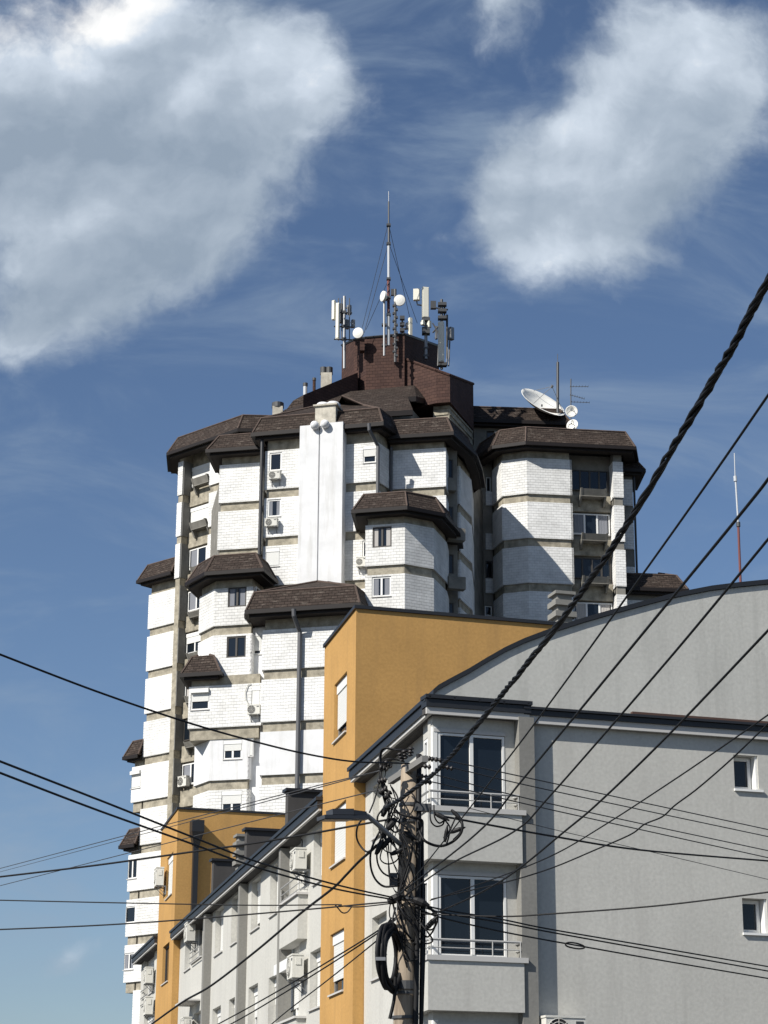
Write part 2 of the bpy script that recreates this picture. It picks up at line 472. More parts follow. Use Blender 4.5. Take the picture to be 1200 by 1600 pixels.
# ---- inner core that everything leans on
pl = [at_z(x, y, zk(0)) for x, y in ((352, 808), (430, 800), (600, 790), (690, 800), (736, 836), (778, 892))]
pl = pl + [V2(at_depth(885, 700, 127).x, 127), V2(at_depth(940, 700, 127).x, 127), V2(at_depth(940, 700, 150).x, 150), V2(at_depth(300, 700, 150).x, 150)]
mb = MB(); mb.prism(pl, 0.0, zk(-1) + 1.0); mb.build('core_wall', M['concrete_grey'], tower)

# ---- main block D/F (flush wall left and right of the chimney slab)
cDF = chain_px(0, [(413, 765.3), (590, 751.5), (608, 763.5)])
cDF = [cDF[0] + V2(.35, 3.0)] + cDF + [cDF[-1] + V2(.4, 4)]
zD = z_at(607, 669, offset_chain(cDF, .5)[2])
fDF = block(cDF, 10, zD + .3, -0, 7, windows=[
    (1, (421, 708, 440, 736), W(frame='frame', sill=True)),
    (1, (418, 781, 439, 808), W(frame='frame', curtain=1)),
    (1, (415, 857, 437, 886), W(shutter=.93, box=True)),
    (1, (567, 697, 588, 724), W(shutter=.62, box=True)),
    (1, (567, 771, 588, 800), W(shutter=.4, box=True)),
    (1, (566, 845, 580, 871), W()),
], tops=zD - .25)
fr = fDF[1]
# left and right roofs of the main block
aL = fr.hit(467.5, 760)[0]; aR = fr.hit(535, 754)[0]
cD = [cDF[0] - fr.u * .2, cDF[1] - fr.u * .2, cDF[2], cDF[3], cDF[3] + V2(.5, 3)]
roof(cD, zD, .5, .34, 1.0, .42, 1.6, 2.9)
# ---- chimney slab E, smooth render, with its joint, vents and cap
sl = fr.off(.66)
s0 = sl.hit(467, 760)[0]; s1 = sl.hit(535, 754)[0]; szt = sl.hit(500, 663)[1]
mb = MB(); sm_ = sl.hit(498, 757)[0]
sl.box(mb, s0, sm_ - .035, 10, szt, -.9, 0); sl.box(mb, sm_ + .035, s1, 10, szt + .05, -.9, 0)
sl.box(mb, sm_ - .034, sm_ + .034, 10, szt - .02, -.9, -.09)
slab = mb.build('chimney_slab', M['smooth'], tower)
mb = MB()
for (x, y) in ((493, 666), (509, 664)):
    mb = MB(); a, z = sl.hit(x, y)
    mb.lathe(sl.p(a, z, -.05), sl.N, [(0, .2), (.2, .25), (.34, .22), (.42, .12), (.44, 0)], 14)
    mb.build('vent_cap', M['smooth'], slab, smooth=True)
mb = MB()
z0c, z1c = sl.hit(500, 656)[1], sl.hit(500, 633)[1]
c0 = sl.hit(491, 645)[0]; c1 = sl.hit(523, 645)[0]
sl.box(mb, c0, c1, z0c - .3, z1c, -1.2, -.18)
sl.box(mb, c0 - .1, c1 + .1, z1c + .002, z1c + .1, -1.3, -.08)
ch = mb.build('chimney', M['chim'], tower)
mb = MB()
for a in (c0 + .3, c1 - .3):
    mb.lathe(sl.p(a, z1c + .1, -.7), (0, 0, 1), [(0, .42), (.12, .42), (.25, .30), (.34, 0)], 16)
    mb.build('chimney_cap', M['smooth'], ch, smooth=True); mb = MB()
# drainpipes on the main block
def wallpipe(f, x0, y0, x1, y1, r=.09, d=.14, m='pipe', elbow=0):
    a0, z0 = f.hit(x0, y0); a1, z1 = f.hit(x1, y1)
    pts = [f.p(a0, z0, d + .75), f.p(a0, z0 - .35, d + .7), f.p(a0 + elbow, z0 - 1.1, d)] if elbow else [f.p(a0, z0, d)]
    pts += [f.p(a0 + elbow, z1, d)]
    return pipe(pts, r, m=m)
wallpipe(fr, 411.5, 690, 411, 868, .1, .22, 'gutter')
wallpipe(fr, 583, 670, 592, 776, .1, .14, 'pipe', elbow=.32)

# ---- right centre wall G
cG = chain_px(0, [(609, 764.8), (697, 759.8)])
cG = cG + [cG[-1] + V2(.2, 1.6), cG[-1] + V2(.35, 4)]
zG = eave_z(cG, 1, .6, 705, 683)
fG = block(cG, 10, zG + .3, 0, 7, tops=zG - .1)
cG2 = chain_px(0, [(704, 792), (717.5, 787), (737, 808)])
cG2 = cG2 + [cG2[-1] + V2(.3, 4)]
fG2 = block(cG2, 10, zG + .3, -0, 7, tops=zG - .1)
cGr = [cG[0], cG[1], cG2[1] + V2(.4, 0), cG2[2], cG2[2] + V2(.3, 3)]
roof(cGr, zG, .6, .30, 1.05, .5, .3, 1.0)
wallpipe(fG[0], 612, 700, 611, 775, .08, .12)
# balconies in the slot between G and G2
def tray(f, x0, y0, x1, y1, d0, d1, par, name='planter_box', m='concrete_grey', brackets=True):
    """concrete planter tray on two brackets on wall frame f"""
    a0, b0, z0, z1 = f.off(d1).rect(x0, y0, x1, y1)
    mb = MB()
    h = (z1 - z0)
    pts = [(d1 - .10, z0 + h * .55), (d1 + .05, z1), (d1, z1), (d1 - .16, z0 + h * .55)]
    # sloped outer board
    mb.hexa([f.p(a0, z0 + h * .35, d1 - .16), f.p(b0, z0 + h * .35, d1 - .16), f.p(b0, z0 + h * .35, d1 - .24), f.p(a0, z0 + h * .35, d1 - .24),
             f.p(a0, z1, d1 + .03), f.p(b0, z1, d1 + .03), f.p(b0, z1, d1 - .05), f.p(a0, z1, d1 - .05)])
    f.box(mb, a0, b0, z0 + h * .28, z0 + h * .35 - .002, d0, d1 - .12)
    o = mb.build(name, M[m], par)
    if brackets:
        for a in (a0 - .02, b0 - .10):
            mb = MB()
            prof = [(d0, z0 - h * .5), (d0 + .18, z0 - h * .45), (d1 - .18, z0 + h * .2), (d1 + .06, z1 + .04), (d1 - .12, z1 + .04), (d1 - .3, z0 + h * .5), (d0, z0 + h * .45)]
            n = len(prof)
            mb.add([f.p(a, z, d) for d, z in prof] + [f.p(a + .12, z, d) for d, z in prof],
                   [tuple(range(n)), tuple(range(2 * n - 1, n - 1, -1))] + [(i, i + n, (i + 1) % n + n, (i + 1) % n) for i in range(n)])
            mb.build('bracket', M['concrete_grey'], o)
    return o
slot = Face(V2(*cG[1]) + V2(.1, 1.5), u=(1, .25))
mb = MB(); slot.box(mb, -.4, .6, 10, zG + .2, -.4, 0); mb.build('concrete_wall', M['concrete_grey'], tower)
for k in range(0, 4):
    z = zk(k)
    mb = MB(); slot.box(mb, -.1, .42, z + .12, z + .85, .003, .5); mb.build('balcony_parapet', M['concrete_grey'], tower)
    window(slot, (-.1, .35, z + .95, z + 2.1), tower, d=.03, frame='dkframe', sill=False)  # deep shade of the slot put into the dark frame colour

# ---- low bay H
cH = chain_px(2, [(570.5, 885), (632.5, 881), (678, 889), (698.5, 910)])
cH = [cH[0] + V2(.25, 3.4)] + cH + [cH[-1] + V2(.3, 3)]
zH = eave_z(cH, 2, .66, 640, 800)
fH = block(cH, 10, zH + .3, 1, 7, windows=[
    (1, (582, 824, 612, 856), W(panes=2, frame='dkframe', curtain=.8, sill=False)),
    (1, (581, 902, 611, 933), W(panes=2, frame='frame', curtain=1)),
], tops=zH - .35)
roof(cH, zH, .66, .30, 1.0, .55, .35, 1.6, backd=2)
slotH = Face(V2(*cH[4]) + V2(.05, .9), u=(1, .3))
for k in (1, 2, 3):
    z = zk(k)
    tr = MB(); slotH.box(tr, -.1, .9, z - .2, z + .5, 0, .5); tr.build('balcony_parapet', M['concrete_grey'], tower)

# ---- block C
cC = chain_px(0, [(341.5, 786.2), (409, 781.6)])
cC = [cC[0] + V2(.25, 3)] + cC + [cC[-1] + V2(.1, 3)]
zC = eave_z(cC, 1, .68, 322, 711)
block(cC, 10, zC + .3, -0, 4, tops=zC - .30)
roof([cC[0], cC[1], cC[2], cC[2] + V2(.1, 1.2)], zC, .68, .30, 1.0, .6, .2, 1.0, backd=2)

# ---- wing A: left pillar, loggia, wall beside C
cA = chain_px(-2, [(277.5, 774.5), (341, 754)])
fA = Face(cA[0], cA[1])
zA = z_at(277.5, 721, cA[0]) - .0
wA = fA.len
reca = .75
a_p = .46                                                   # pillar width
a_l = fA.hit(327, 757)[0]                                   # right side of the loggia
for k in range(-2, 9):
    mb = MB(); z0 = zk(k); z1 = min(zk(k - 1) - BH, zA + .0)
    if z1 - z0 < .3: continue
    if k <= 0: fA.box(mb, 0, a_p - .03, z0, z1, -.07, 0); fA.box(mb, -.04, 0, z0, z1, -.6, 0)
    mb.build('cladding', M['cladding'], tower) if mb.v else 0
    mb = MB(); fA.wall(mb, a_l, wA + 3, z0, z1, 0, -reca); mb.build('cladding', M['cladding'], tower); mb = MB()
mb = MB()
fA.box(mb, a_l, wA + 3, 5, zA + .6, -reca, -.12)
fA.box(mb, -.0, wA + 3, 5, zA + .6, -reca - 4, -reca - .1)
mb.build('concrete_wall', M['concrete'], tower)
mb = MB(); fA.box(mb, .0, a_p - .04, 5, zA + .6, -reca - .4, -.075); mb.build('pillar', M['concrete'], tower)
for k in range(-2, 11):
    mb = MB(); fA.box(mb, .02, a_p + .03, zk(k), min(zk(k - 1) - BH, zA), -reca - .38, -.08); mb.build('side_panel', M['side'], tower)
lg = fA.off(-reca - .08)
def loggia(f, a0, a1, k, par, style, tray_px=None, d1=.85):
    z = zk(k)
    mb = MB(); f.box(mb, a0, a1, z - .75, z + .28, 0, .2); mb.build('loggia_parapet', M['concrete'], par)
    R = (a0 + .05, a1 - .05, z + .62, z + 1.95)
    if style == 'blind': window(f, R, par, d=.05, panes=2, shutter=.97, box=True, sill=True)
    elif style == 'half': window(f, R, par, d=.05, panes=3, shutter=.5, box=True)
    elif style == 'dark': window(f, R, par, d=.05, panes=4, frame='dkframe', sill=False)
    else: window(f, R, par, d=.05, panes=3, frame='frame', curtain=1)
st = {-2: 'blind', -1: 'blind', 0: 'win', 1: 'win', 2: 'half', 3: 'win', 4: 'dark', 5: 'win', 6: 'win', 7: 'win'}
for k in range(-2, 8):
    loggia(lg, a_p + .02, a_l - .02, k, tower, st[k])
for (x0, y0, x1, y1) in ((299, 749, 323, 764), (296, 818, 320, 832), (297, 887, 322, 899), (293, 958, 312, 968), (291, 1022, 309, 1034), (288, 1089, 312, 1102), (287, 1160, 300, 1172)):
    tray(lg, x0, y0, x1, y1, .2, .8, tower)
cAr = [cA[0] + V2(-.2, 3), cA[0], V2(*(fA.o + fA.u * fA.hit(378, 745)[0])), V2(*(fA.o + fA.u * fA.hit(378, 745)[0])) + V2(3.2, .2)]
zAe = eave_z(cAr, 1, .75, 259, 715)
roof(cAr, zAe, .75, .30, 1.15, .65, .2, 1.2)

# ---- wing L: broad lower-left face, same plane as A, its right side turned to the loggia
cL = chain_px(1, [(230.5, 983.3), (276.5, 971.8)])
fL = Face(cL[0], cL[1])
inw = -fL.n
cLb = [cL[0] + inw * 2.5 + fL.u * -.1, cL[0], cL[1], cL[1] + inw * .45]
zL = eave_z(cLb, 1, .55, 213, 915)
fLb = block(cLb, 4, zL + .3, 1, 11, tops=zL - .1, backd=3, faces=[0, 1])
for k in range(1, 12):
    mb = MB(); Face(cLb[2], cLb[3]).box(mb, .03, .6, zk(k), min(zk(k - 1) - BH, zL - .1), -.5, -.02)
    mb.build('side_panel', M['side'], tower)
roof([cL[0] + inw * 2.5, cL[0], V2(*(cL[1] - fL.u * .12))], zL, .55, .32, 1.05, .45, .15, .8, backd=1.5)
# two low extensions stepping out to the left
EX = fL.hit(206, 1200)[0]
def extension(z0, z1, wins, roofpx, ks):
    a0 = EX; a1 = 0.06
    f = fL.off(-.02); mb = MB()
    plan = [f.o + f.u * a0 + inw * 2.4, f.o + f.u * a0, f.o + f.u * a1, f.o + f.u * a1 + inw * 2.4]
    plan_i = offset_chain(plan, -.12)
    mb.prism(plan_i, z0, z1); mb.build('concrete_wall', M['concrete'], tower)
    mb = MB(); hs = [f.rect(*w[0]) for w in wins]
    for k in ks:
        y0, y1 = zk(k), min(zk(k - 1) - BH, z1 - .35)
        f.wall(mb, a0, a1, y0, y1, 0, -.12, [h for h in hs if h[3] > y0 and h[2] < y1])
        mb.build('cladding', M['cladding'], tower); mb = MB()
    for w, h in zip(wins, hs): window(f, h, tower, d=-.09, **w[1])
    ch = [plan[0], plan[1], plan[2] - f.u * .05]
    ze = z_at(roofpx[0], roofpx[1], offset_chain(ch, .4)[1])
    roof(ch, ze, .4, .32, 1.0, .4, .15, .5, backd=.8)
extension(zk(5) - .62, zk(4) + .5, [((205, 1206, 220, 1233), W(shutter=.93, box='out'))], (191, 1191), [5])
extension(zk(9) - .62, zk(6) + .5, [((199, 1344, 214, 1374), W(panes=2)), ((195.5, 1417, 211, 1443), W()), ((193, 1490, 209, 1516), W(panes=2, curtain=1))], (184, 1330), [7, 8, 9])

# ---- mid-left block M with its oblique face, P extension under the small roof
cM = chain_px(3, [(310, 990.5), (333.5, 978.5), (395, 974.6), (412, 988)])
cM = [cM[0] + V2(.5, 2.5)] + cM
zM = eave_z(cM, 2, .72, 326, 903)
fM = block(cM, 4, zM + .3, 3, 11, windows=[
    (2, (356, 918, 385, 949), W(panes=2, frame='dkframe', curtain=1, sill=False)),
    (2, (354, 995, 384, 1028), W(panes=2, frame='dkframe', sill=False)),
    (2, (349, 1157, 378, 1187), W(panes=2, shutter=.55, box=True)),
    (2, (346, 1236, 378, 1270), W(panes=2, shutter=.6, box=True)),
    (2, (388, 1150, 396, 1182), W(shutter=.95)),
], tops=zM - .45, smooth_k=(6,))
roof(cM, zM, .72, .30, 1.05, .6, .2, 1.0, backd=2)
# upper right return of M: window strip in the shade
fMr = fM[3]
z = zk(3) + 1.15
window(fMr, (.25, fMr.len - .1, z + .1, z + 1.0), tower, d=.03, panes=3, sill=False)
# P
cP = chain_px(5, [(293, 1139), (407.5, 1133)])
cP = [cP[0] + V2(.25, 2.5)] + cP + [cP[-1] + V2(.1, 1.5)]
zP1 = zk(4) - .02
inP = offset_chain(cP, -.12)
mb = MB(); mb.prism(inP, zk(5) - BH - .1, zk(4) + .02); mb.build('concrete_wall', M['concrete'], tower)
fP = Face(cP[1], cP[2])
wP = [((298, 1077, 327, 1110), W(shutter=.6, box='out', panes=1)), ((393, 1072, 406.5, 1106), W(shutter=.96, box=True))]
mb = MB(); fP.wall(mb, 0, fP.len, zk(5), zk(4) - BH, 0, -.12, [fP.rect(*w[0]) for w in wP])
f2 = Face(cP[0], cP[1]); f2.wall(mb, 0, f2.len, zk(5), zk(4) - BH, 0, -.12)
mb.build('cladding', M['cladding'], tower)
for w in wP: window(fP, fP.rect(*w[0]), tower, d=-.09, **w[1])
cPr = [cP[0], cP[1] + V2(.1, 0), fP.o + fP.u * (fP.hit(333, 1060)[0])]
cPr = cPr + [cPr[-1] + V2(.15, 1.2)]
zPe = z_at(282, 1062, offset_chain(cPr, .5)[1])
roof(cPr, zPe, .5, .3, 1.0, .5, .15, .3, backd=.4)

# ---- low centre block N with small return N0 to its left
cN = chain_px(4, [(409, 1047.3), (545, 1039.4), (578, 1062)])
n0 = Face(cN[0], cN[1])
cN = [cN[0] + V2(.1, 2)] + cN
cNr = [cN[0] + V2(-.0, 1), cN[1], cN[2], cN[3], cN[3] + V2(.8, .8)]
zN = eave_z(cNr, 1, .85, 396, 964)
fN = block(cN, 4, zN + .3, 4, 11, tops=zN - .55, smooth_k=(6,))
roof(cNr, zN, .85, .34, 1.05, .38, 1.5, 3.6, backd=1.5)
mb = MB(); f = n0.off(-1.2)
hN = f.rect(395.5, 994, 408.5, 1023)
f.wall(mb, f.hit(394.6, 1010)[0], 0.4, 6, zN - .1, 0, -.12, [hN]); f.box(mb, f.hit(396, 1010)[0], .4, 4, zN, -1.6, -.12)
mb.build('render_panel', M['smooth'], tower)
window(f, hN, tower, d=-.09, shutter=.8, frame='frame')
cs = [f.o + f.u * -.62 + BACK * 1.0, f.o + f.u * -.62, f.o + f.u * .2]
roof(cs, z_at(369, 968, offset_chain(cs, .7)[1]), .7, .3, .95, .6, .2, .5, backd=.6)
wallpipe(fN[1], 467, 958, 468, 1260, .12, .16, 'pipe', elbow=.12)

# ---- right block J
cJ = chain_px(0, [(770, 858), (785, 844.5), (825, 840), (896, 843)])
fJr = Face(cJ[2], cJ[3])
cJ = cJ + [cJ[-1] + (-fJr.n) * .8]
zJ = eave_z(cJ, 2, .72, 822, 698)
fJ = block(cJ, 10, zJ + .3, -1, 7, tops=zJ - .45, backd=6)
aP0 = fJr.hit(959, 783)[0]; aP1 = fJr.hit(975, 783)[0]
J0 = fJr.len
jl = fJr.off(-.95)
mb = MB()
for k in range(-1, 4):
    z0 = zk(k); z1 = min(zk(k - 1) - BH, zJ - .2)
    fJr.box(mb, aP0, aP1, z0, z1, -1.3, 0); mb.build('cladding', M['cladding'], tower); mb = MB()
mb = MB()
fJr.box(mb, aP0 + .06, aP1 - .06, 8, zJ + .2, -1.3, -.08)
fJr.box(mb, J0 - .1, aP1 + .1, 8, zJ + .2, -5, -1.0)
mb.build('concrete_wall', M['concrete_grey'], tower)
stj = {-1: 'dark', 0: 'win', 1: 'dark', 2: 'win'}
for k in range(-1, 3): loggia(jl, J0 + .05, aP0 - .02, k, tower, stj[k])
for (x0, y0, x1, y1) in ((908, 763, 948, 778), (910, 833, 950, 847), (911, 900, 952, 914)):
    tray(jl, x0, y0, x1, y1, .2, 1.0, tower)
cJr = [cJ[0] + V2(-.6, .6), cJ[1], cJ[2], fJr.o + fJr.u * (aP1 + .1)]
cJr = cJr + [cJr[-1] + V2(.35, 2.0)]
roof(cJr, zJ, .72, .30, 1.15, .6, .25, 1.5)
# side wing behind the pillar, with its own small roof
fS = Face(fJr.o + fJr.u * (aP1 + .0) + (-fJr.n) * 1.6, u=(1, .1))
mb = MB(); aw = fS.hit(989.5, 800)[0]
fS.box(mb, -.3, aw, zk(2) - .2, zk(-2) - BH - .3, -3, 0)
mb.build('concrete_wall', M['concrete_grey'], tower)
mb = MB()
for k in (-1, 0, 1):
    fS.box(mb, -.2, aw - .02, zk(k), zk(k - 1) - BH - .6, -.05, .1); mb.build('cladding', M['cladding'], tower); mb = MB()
cs = [fS.p(-.3, 0).to_2d(), fS.p(aw + .1, 0).to_2d(), fS.p(aw + .3, 0, -3).to_2d()]
roof(cs, z_at(1003, 741, offset_chain(cs, .6)[1]), .6, .3, .9, .55, .2, .5, backd=1)
pipe([fS.p(aw + .08, z_at(990, 742, fS.p(aw, 0).to_2d()), .1), fS.p(aw + .08, zk(2) - 1, .1)], .07, m='gutter')
# low right wing K
fK = Face(fS.p(-.6, 0, .3).to_2d(), u=(1, .12))
ak = fK.hit(1058, 925)[0]
mb = MB(); fK.box(mb, 0, ak, 6, fK.hit(1000, 921)[1] + .2, -4, 0); mb.build('concrete_wall', M['concrete_grey'], tower)
mb = MB(); fK.wall(mb, 0, ak, 6, fK.hit(985, 936)[1] - .1, .12, 0); mb.build('cladding', M['cladding'], tower)
cs = [fK.p(0, 0).to_2d(), fK.p(ak, 0).to_2d(), fK.p(ak + .5, 0, -3.5).to_2d()]
roof(cs, z_at(1066, 929, offset_chain(cs, .6)[1]), .6, .32, 1.0, .6, .4, 1.0, backd=1)

# ---- recess I between G2 and J with small windows, and the upper back wing with its roof
fI = Face(V2(*cJ[0]) + V2(-.95, .45), u=(1, .15))
hs = []
for (x0, y0, x1, y1) in ((759.5, 745, 767, 768), (758.5, 876, 770, 903), (757.5, 946, 769, 962)):
    R = fI.rect(x0, y0, x1, y1); hs.append(R)
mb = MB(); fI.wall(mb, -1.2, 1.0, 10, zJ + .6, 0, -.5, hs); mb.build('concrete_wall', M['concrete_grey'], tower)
for R in hs: window(fI, R, tower, d=-.09, frame='frame' if R is not hs[1] else 'dkframe', sill=False)
mb = MB()
for (x0, y0, x1, y1) in ((759, 769, 772, 790), (758.5, 834, 771, 859), (758.5, 904, 771, 927)):
    a0, a1, z0, z1 = fI.rect(x0, y0, x1, y1); fI.box(mb, a0, a1, z0, z1, 0.0, .1); mb.build('cladding', M['cladding'], tower); mb = MB()
fB = Face(V2(at_depth(736, 700, 127.5).x, 127.5), u=(1, .08))
a1 = fB.hit(876, 680)[0]; zb = fB.hit(800, 662)[1]
hB = fB.rect(760, 673, 775, 702)
mb = MB(); fB.wall(mb, -.5, a1, 20, zb, 0, -4, [(hB[0], hB[1], hB[2], hB[3])]); mb.build('concrete_wall', M['concrete_grey'], tower)
window(fB, hB, tower, d=-.15, frame='dkframe', sill=False)
cs = [fB.p(-.5, 0).to_2d(), fB.p(a1, 0).to_2d(), fB.p(a1 + .2, 0, -3.5).to_2d()]
roof(cs, z_at(884, 668, offset_chain(cs, .6)[1]), .6, .36, 1.05, .6, .2, 1.2, backd=2)
mb = MB(); a0, _, z0, z1 = fI.rect(777, 672, 790, 690)
fI.box(mb, a0, a0 + .75, z0 - 1, z1, -1.3, -.6); fI.box(mb, a0 - .06, a0 + .81, z1, z1 + .1, -1.36, -.54)
mb.build('chimney', M['chim'], tower)

# ---- stair shaft (beige, lit slatted concrete) and red-brown shingled crown
def prism_px(pts, depths, ytops, ybots, name, m):
    """plan corners at pixel x / depth; one flat top (pixel y of first corner) and bottom"""
    mb = MB()
    plan = [V2(at_depth(x, (ytops[0] + ybots[0]) / 2, d).x, d) for x, d in zip(pts, depths)]
    zt = z_at(pts[0], ytops[0], plan[0]); zb = z_at(pts[0], ybots[0], plan[0])
    return plan, zb, zt
# shaft
pS = [V2(at_depth(677, 640, 120.5).x, 120.5), V2(at_depth(702, 640, 120.2).x, 120.2), V2(at_depth(738, 640, 124.8).x, 124.8), V2(at_depth(738, 640, 129.3).x, 129.3), V2(at_depth(677, 640, 129.3).x, 129.3)]
zs1 = z_at(702, 629, pS[1])
mb = MB(); mb.prism(pS, 20, zs1)
shaft = mb.build('stair_shaft', M['concrete'], tower)
mb = MB()
f1 = Face(pS[0], pS[1]); f2 = Face(pS[1], pS[2])
for f in (f1, f2):
    for i in range(5): f.box(mb, .08, f.len - .08, zs1 - .35 - i * .42, zs1 - .22 - i * .42, 0, .06)
    n = int(f.len / .34)
    for i in range(n): f.box(mb, .1 + i * .34, .2 + i * .34, zs1 - 6.2, zs1 - 2.4, 0, .06)
mb.build('concrete_slats', M['concrete'], shaft)
# crown wing over the shaft
pW = [V2(at_depth(628, 590, 121.3).x, 121.3), V2(at_depth(681, 590, 119.9).x, 119.9), V2(at_depth(703, 590, 119.7).x, 119.7), V2(at_depth(739.5, 600, 124.7).x, 124.7), V2(at_depth(739.5, 600, 131.3).x, 131.3), V2(at_depth(628, 590, 131.3).x, 131.3)]
zw0 = z_at(703, 628, pW[2])
ztl = z_at(631, 559, pW[0]); ztm = z_at(682, 578, pW[1]); ztr = z_at(703, 586, pW[2]); ztr2 = z_at(739, 600, pW[3])
zt = [ztl, ztm, ztr, ztr2, ztr2, ztl]
mb = MB(); n = 6
mb.add([P3(q, zw0) for q in pW] + [P3(q, h) for q, h in zip(pW, zt)], [tuple(range(n - 1, -1, -1))] + [(i, (i + 1) % n, (i + 1) % n + n, i + n) for i in range(n)] + [(6, 7, 8, 9), (6, 9, 10, 11)])
mb.build('crown_wing', M['brown'], tower)
mb = MB()
for i in range(3):
    a, b = P3(pW[i], zt[i]), P3(pW[i + 1], zt[i + 1]); mb.tube([a, b], .09, 6)
mb.build('crown_coping', M['fascia'] if False else M['brown'], tower)
# crown main
dC = 120.9
pC = [V2(at_depth(534, 560, 124.8).x, 124.8), V2(at_depth(553, 560, 122.3).x, 122.3), V2(at_depth(572, 560, 121.3).x, 121.3), V2(at_depth(632, 560, dC).x, dC), V2(at_depth(686, 560, 127.3).x, 127.3), V2(at_depth(686, 560, 133.3).x, 133.3), V2(at_depth(534, 560, 133.3).x, 133.3)]
zc0 = z_at(600, 640, pC[3])
zc = [z_at(534, 540, pC[0]), z_at(553, 531, pC[1]), z_at(572, 528, pC[2]), z_at(632, 522.5, pC[3]), z_at(686, 541, pC[4])]; zc += [zc[4], zc[0]]
mb = MB(); n = 7
mb.add([P3(q, zc0) for q in pC] + [P3(q, h) for q, h in zip(pC, zc)], [tuple(range(n - 1, -1, -1))] + [(i, (i + 1) % n, (i + 1) % n + n, i + n) for i in range(n)] + [(7, 8, 9), (7, 9, 10), (7, 10, 11), (7, 11, 12, 13)])
crown = mb.build('crown', M['brown'], tower)
mb = MB()
for i in range(4): mb.tube([P3(pC[i], zc[i] + .02), P3(pC[i + 1], zc[i + 1] + .02)], .08, 6)
mb.build('crown_coping', M['gutter'], tower)
# lower parapet on the left of the crown
def slope_wall(pts, d0, d1, base_y, name, m, back=6):
    mb = MB(); n = len(pts)
    top = []; bot = []
    for i, (x, y) in enumerate(pts):
        d = d0 + (d1 - d0) * i / (n - 1)
        top.append(at_depth(x, y, d)); bot.append(at_depth(x, base_y, d))
        bot[-1].x = top[-1].x
    tb = [p + Vector((0, back, 0)) for p in top]
    for i in range(n - 1):
        mb.poly(bot[i], bot[i + 1], top[i + 1], top[i]); mb.poly(top[i], top[i + 1], tb[i + 1], tb[i])
    mb.poly(bot[0], top[0], tb[0]); mb.poly(bot[-1], top[-1], tb[-1])
    return mb.build(name, m, tower)
slope_wall([(474, 617), (520, 598), (559, 582)], 117.6, 121.1, 650, 'crown_parapet', M['brown'])
slope_wall([(445, 643), (458, 626), (475, 616.5)], 123.6, 122.9, 655, 'crown_parapet', M['roof'])
# stepped roofs in front of the crown
def tier(x0, yt0, x1, yt1, xb0, yb0, xb1, yb1, dt, db, hip=None):
    """one shingled roof tier: upper edge at depth dt, lower edge (nearer) at depth db, with fascia and hipped right end"""
    a, b = at_depth(x0, yt0, dt), at_depth(x1, yt1, dt); c, d = at_depth(xb1, yb1, db), at_depth(xb0, yb0, db)
    mb = MB(); mb.poly(d, c, b, a)
    back = Vector((0, 5, 0))
    mb.poly(a, b, b + back, a + back)
    if hip: 
        e = at_depth(*hip); mb.poly(c, e, b)
        mb.poly(b, e, e + Vector((0, 2, 0)), b + back)
    mb.poly(d, a, a + back, d + back)
    r = mb.build('roof_tier', M['roof'], tower)
    mb = MB()
    lo = Vector((0, 0, -.32)); pts = [d, c] + ([at_depth(*hip)] if hip else [])
    for p, q in zip(pts, pts[1:]):
        mb.hexa([p + lo, q + lo, q + lo + Vector((0, .2, 0)), p + lo + Vector((0, .2, 0)), p, q, q + Vector((0, .2, 0)), p + Vector((0, .2, 0))])
    mb.build('fascia', M['fascia'], r)
    mb = MB(); zz = min(p.z for p in pts)
    pl = [(p + Vector((-.3 if p is not pts[0] else 0, .6, 0))).to_2d() for p in pts]
    pl += [pl[-1] + V2(0, 5), pl[0] + V2(0, 5)]
    mb.prism(pl, zz - 4, zz - .05); mb.build('concrete_wall', M['concrete_grey'], tower)
tier(502, 616, 647, 602, 494, 630, 650, 619, 120.4, 118.6, (673, 625, 121.5))
tier(500, 630, 637, 620, 492, 650, 645, 640, 118.4, 116.6, None)
# roof slope linking left roof to crown
mb = MB(); mb.poly(at_depth(424, 655, 114.5), at_depth(480, 652, 114.0), at_depth(480, 630, 122.5), at_depth(445, 640, 123.5))
mb.poly(at_depth(424, 655, 114.5), at_depth(445, 640, 123.5), at_depth(430, 652, 127))
mb.build('mansard_roof', M['roof'], tower)
# flues and chimneys on the back roof
def flue(x, y0, y1, d, w, h_cap, m='chim', capm='dkmetal', name='chimney', n=1, rnd=False):
    b = at_depth(x, y1, d); t = at_depth(x, y0, d); mb = MB()
    if rnd: mb.tube([b + Vector((0, 0, -1)), t], w / 2, 10)
    else: mb.box((b + t) / 2 - Vector((0, 0, .4)), w, w, (t - b).z + .8)
    o = mb.build(name, M[m], tower)
    mb = MB()
    for i in range(n):
        dx = (i - (n - 1) / 2) * w * .52
        mb.lathe(t + Vector((dx, 0, 0)), (0, 0, 1), [(-.02, 0), (-.02, w * (.6 if n == 1 else .33)), (h_cap, w * (.6 if n == 1 else .33)), (h_cap, w * .25), (h_cap - .1, 0)], 14)
    mb.build('chimney_cap', M[capm], o)
flue(510, 585, 604, 124, .68, .45, n=2)
flue(477, 603, 616, 124, .26, .18, m='whitepaint', rnd=True, name='vent_pipe')
flue(491, 594, 610, 124, .2, .14, m='brown', rnd=True, name='vent_pipe')
flue(434, 637, 652, 121, .62, .28)

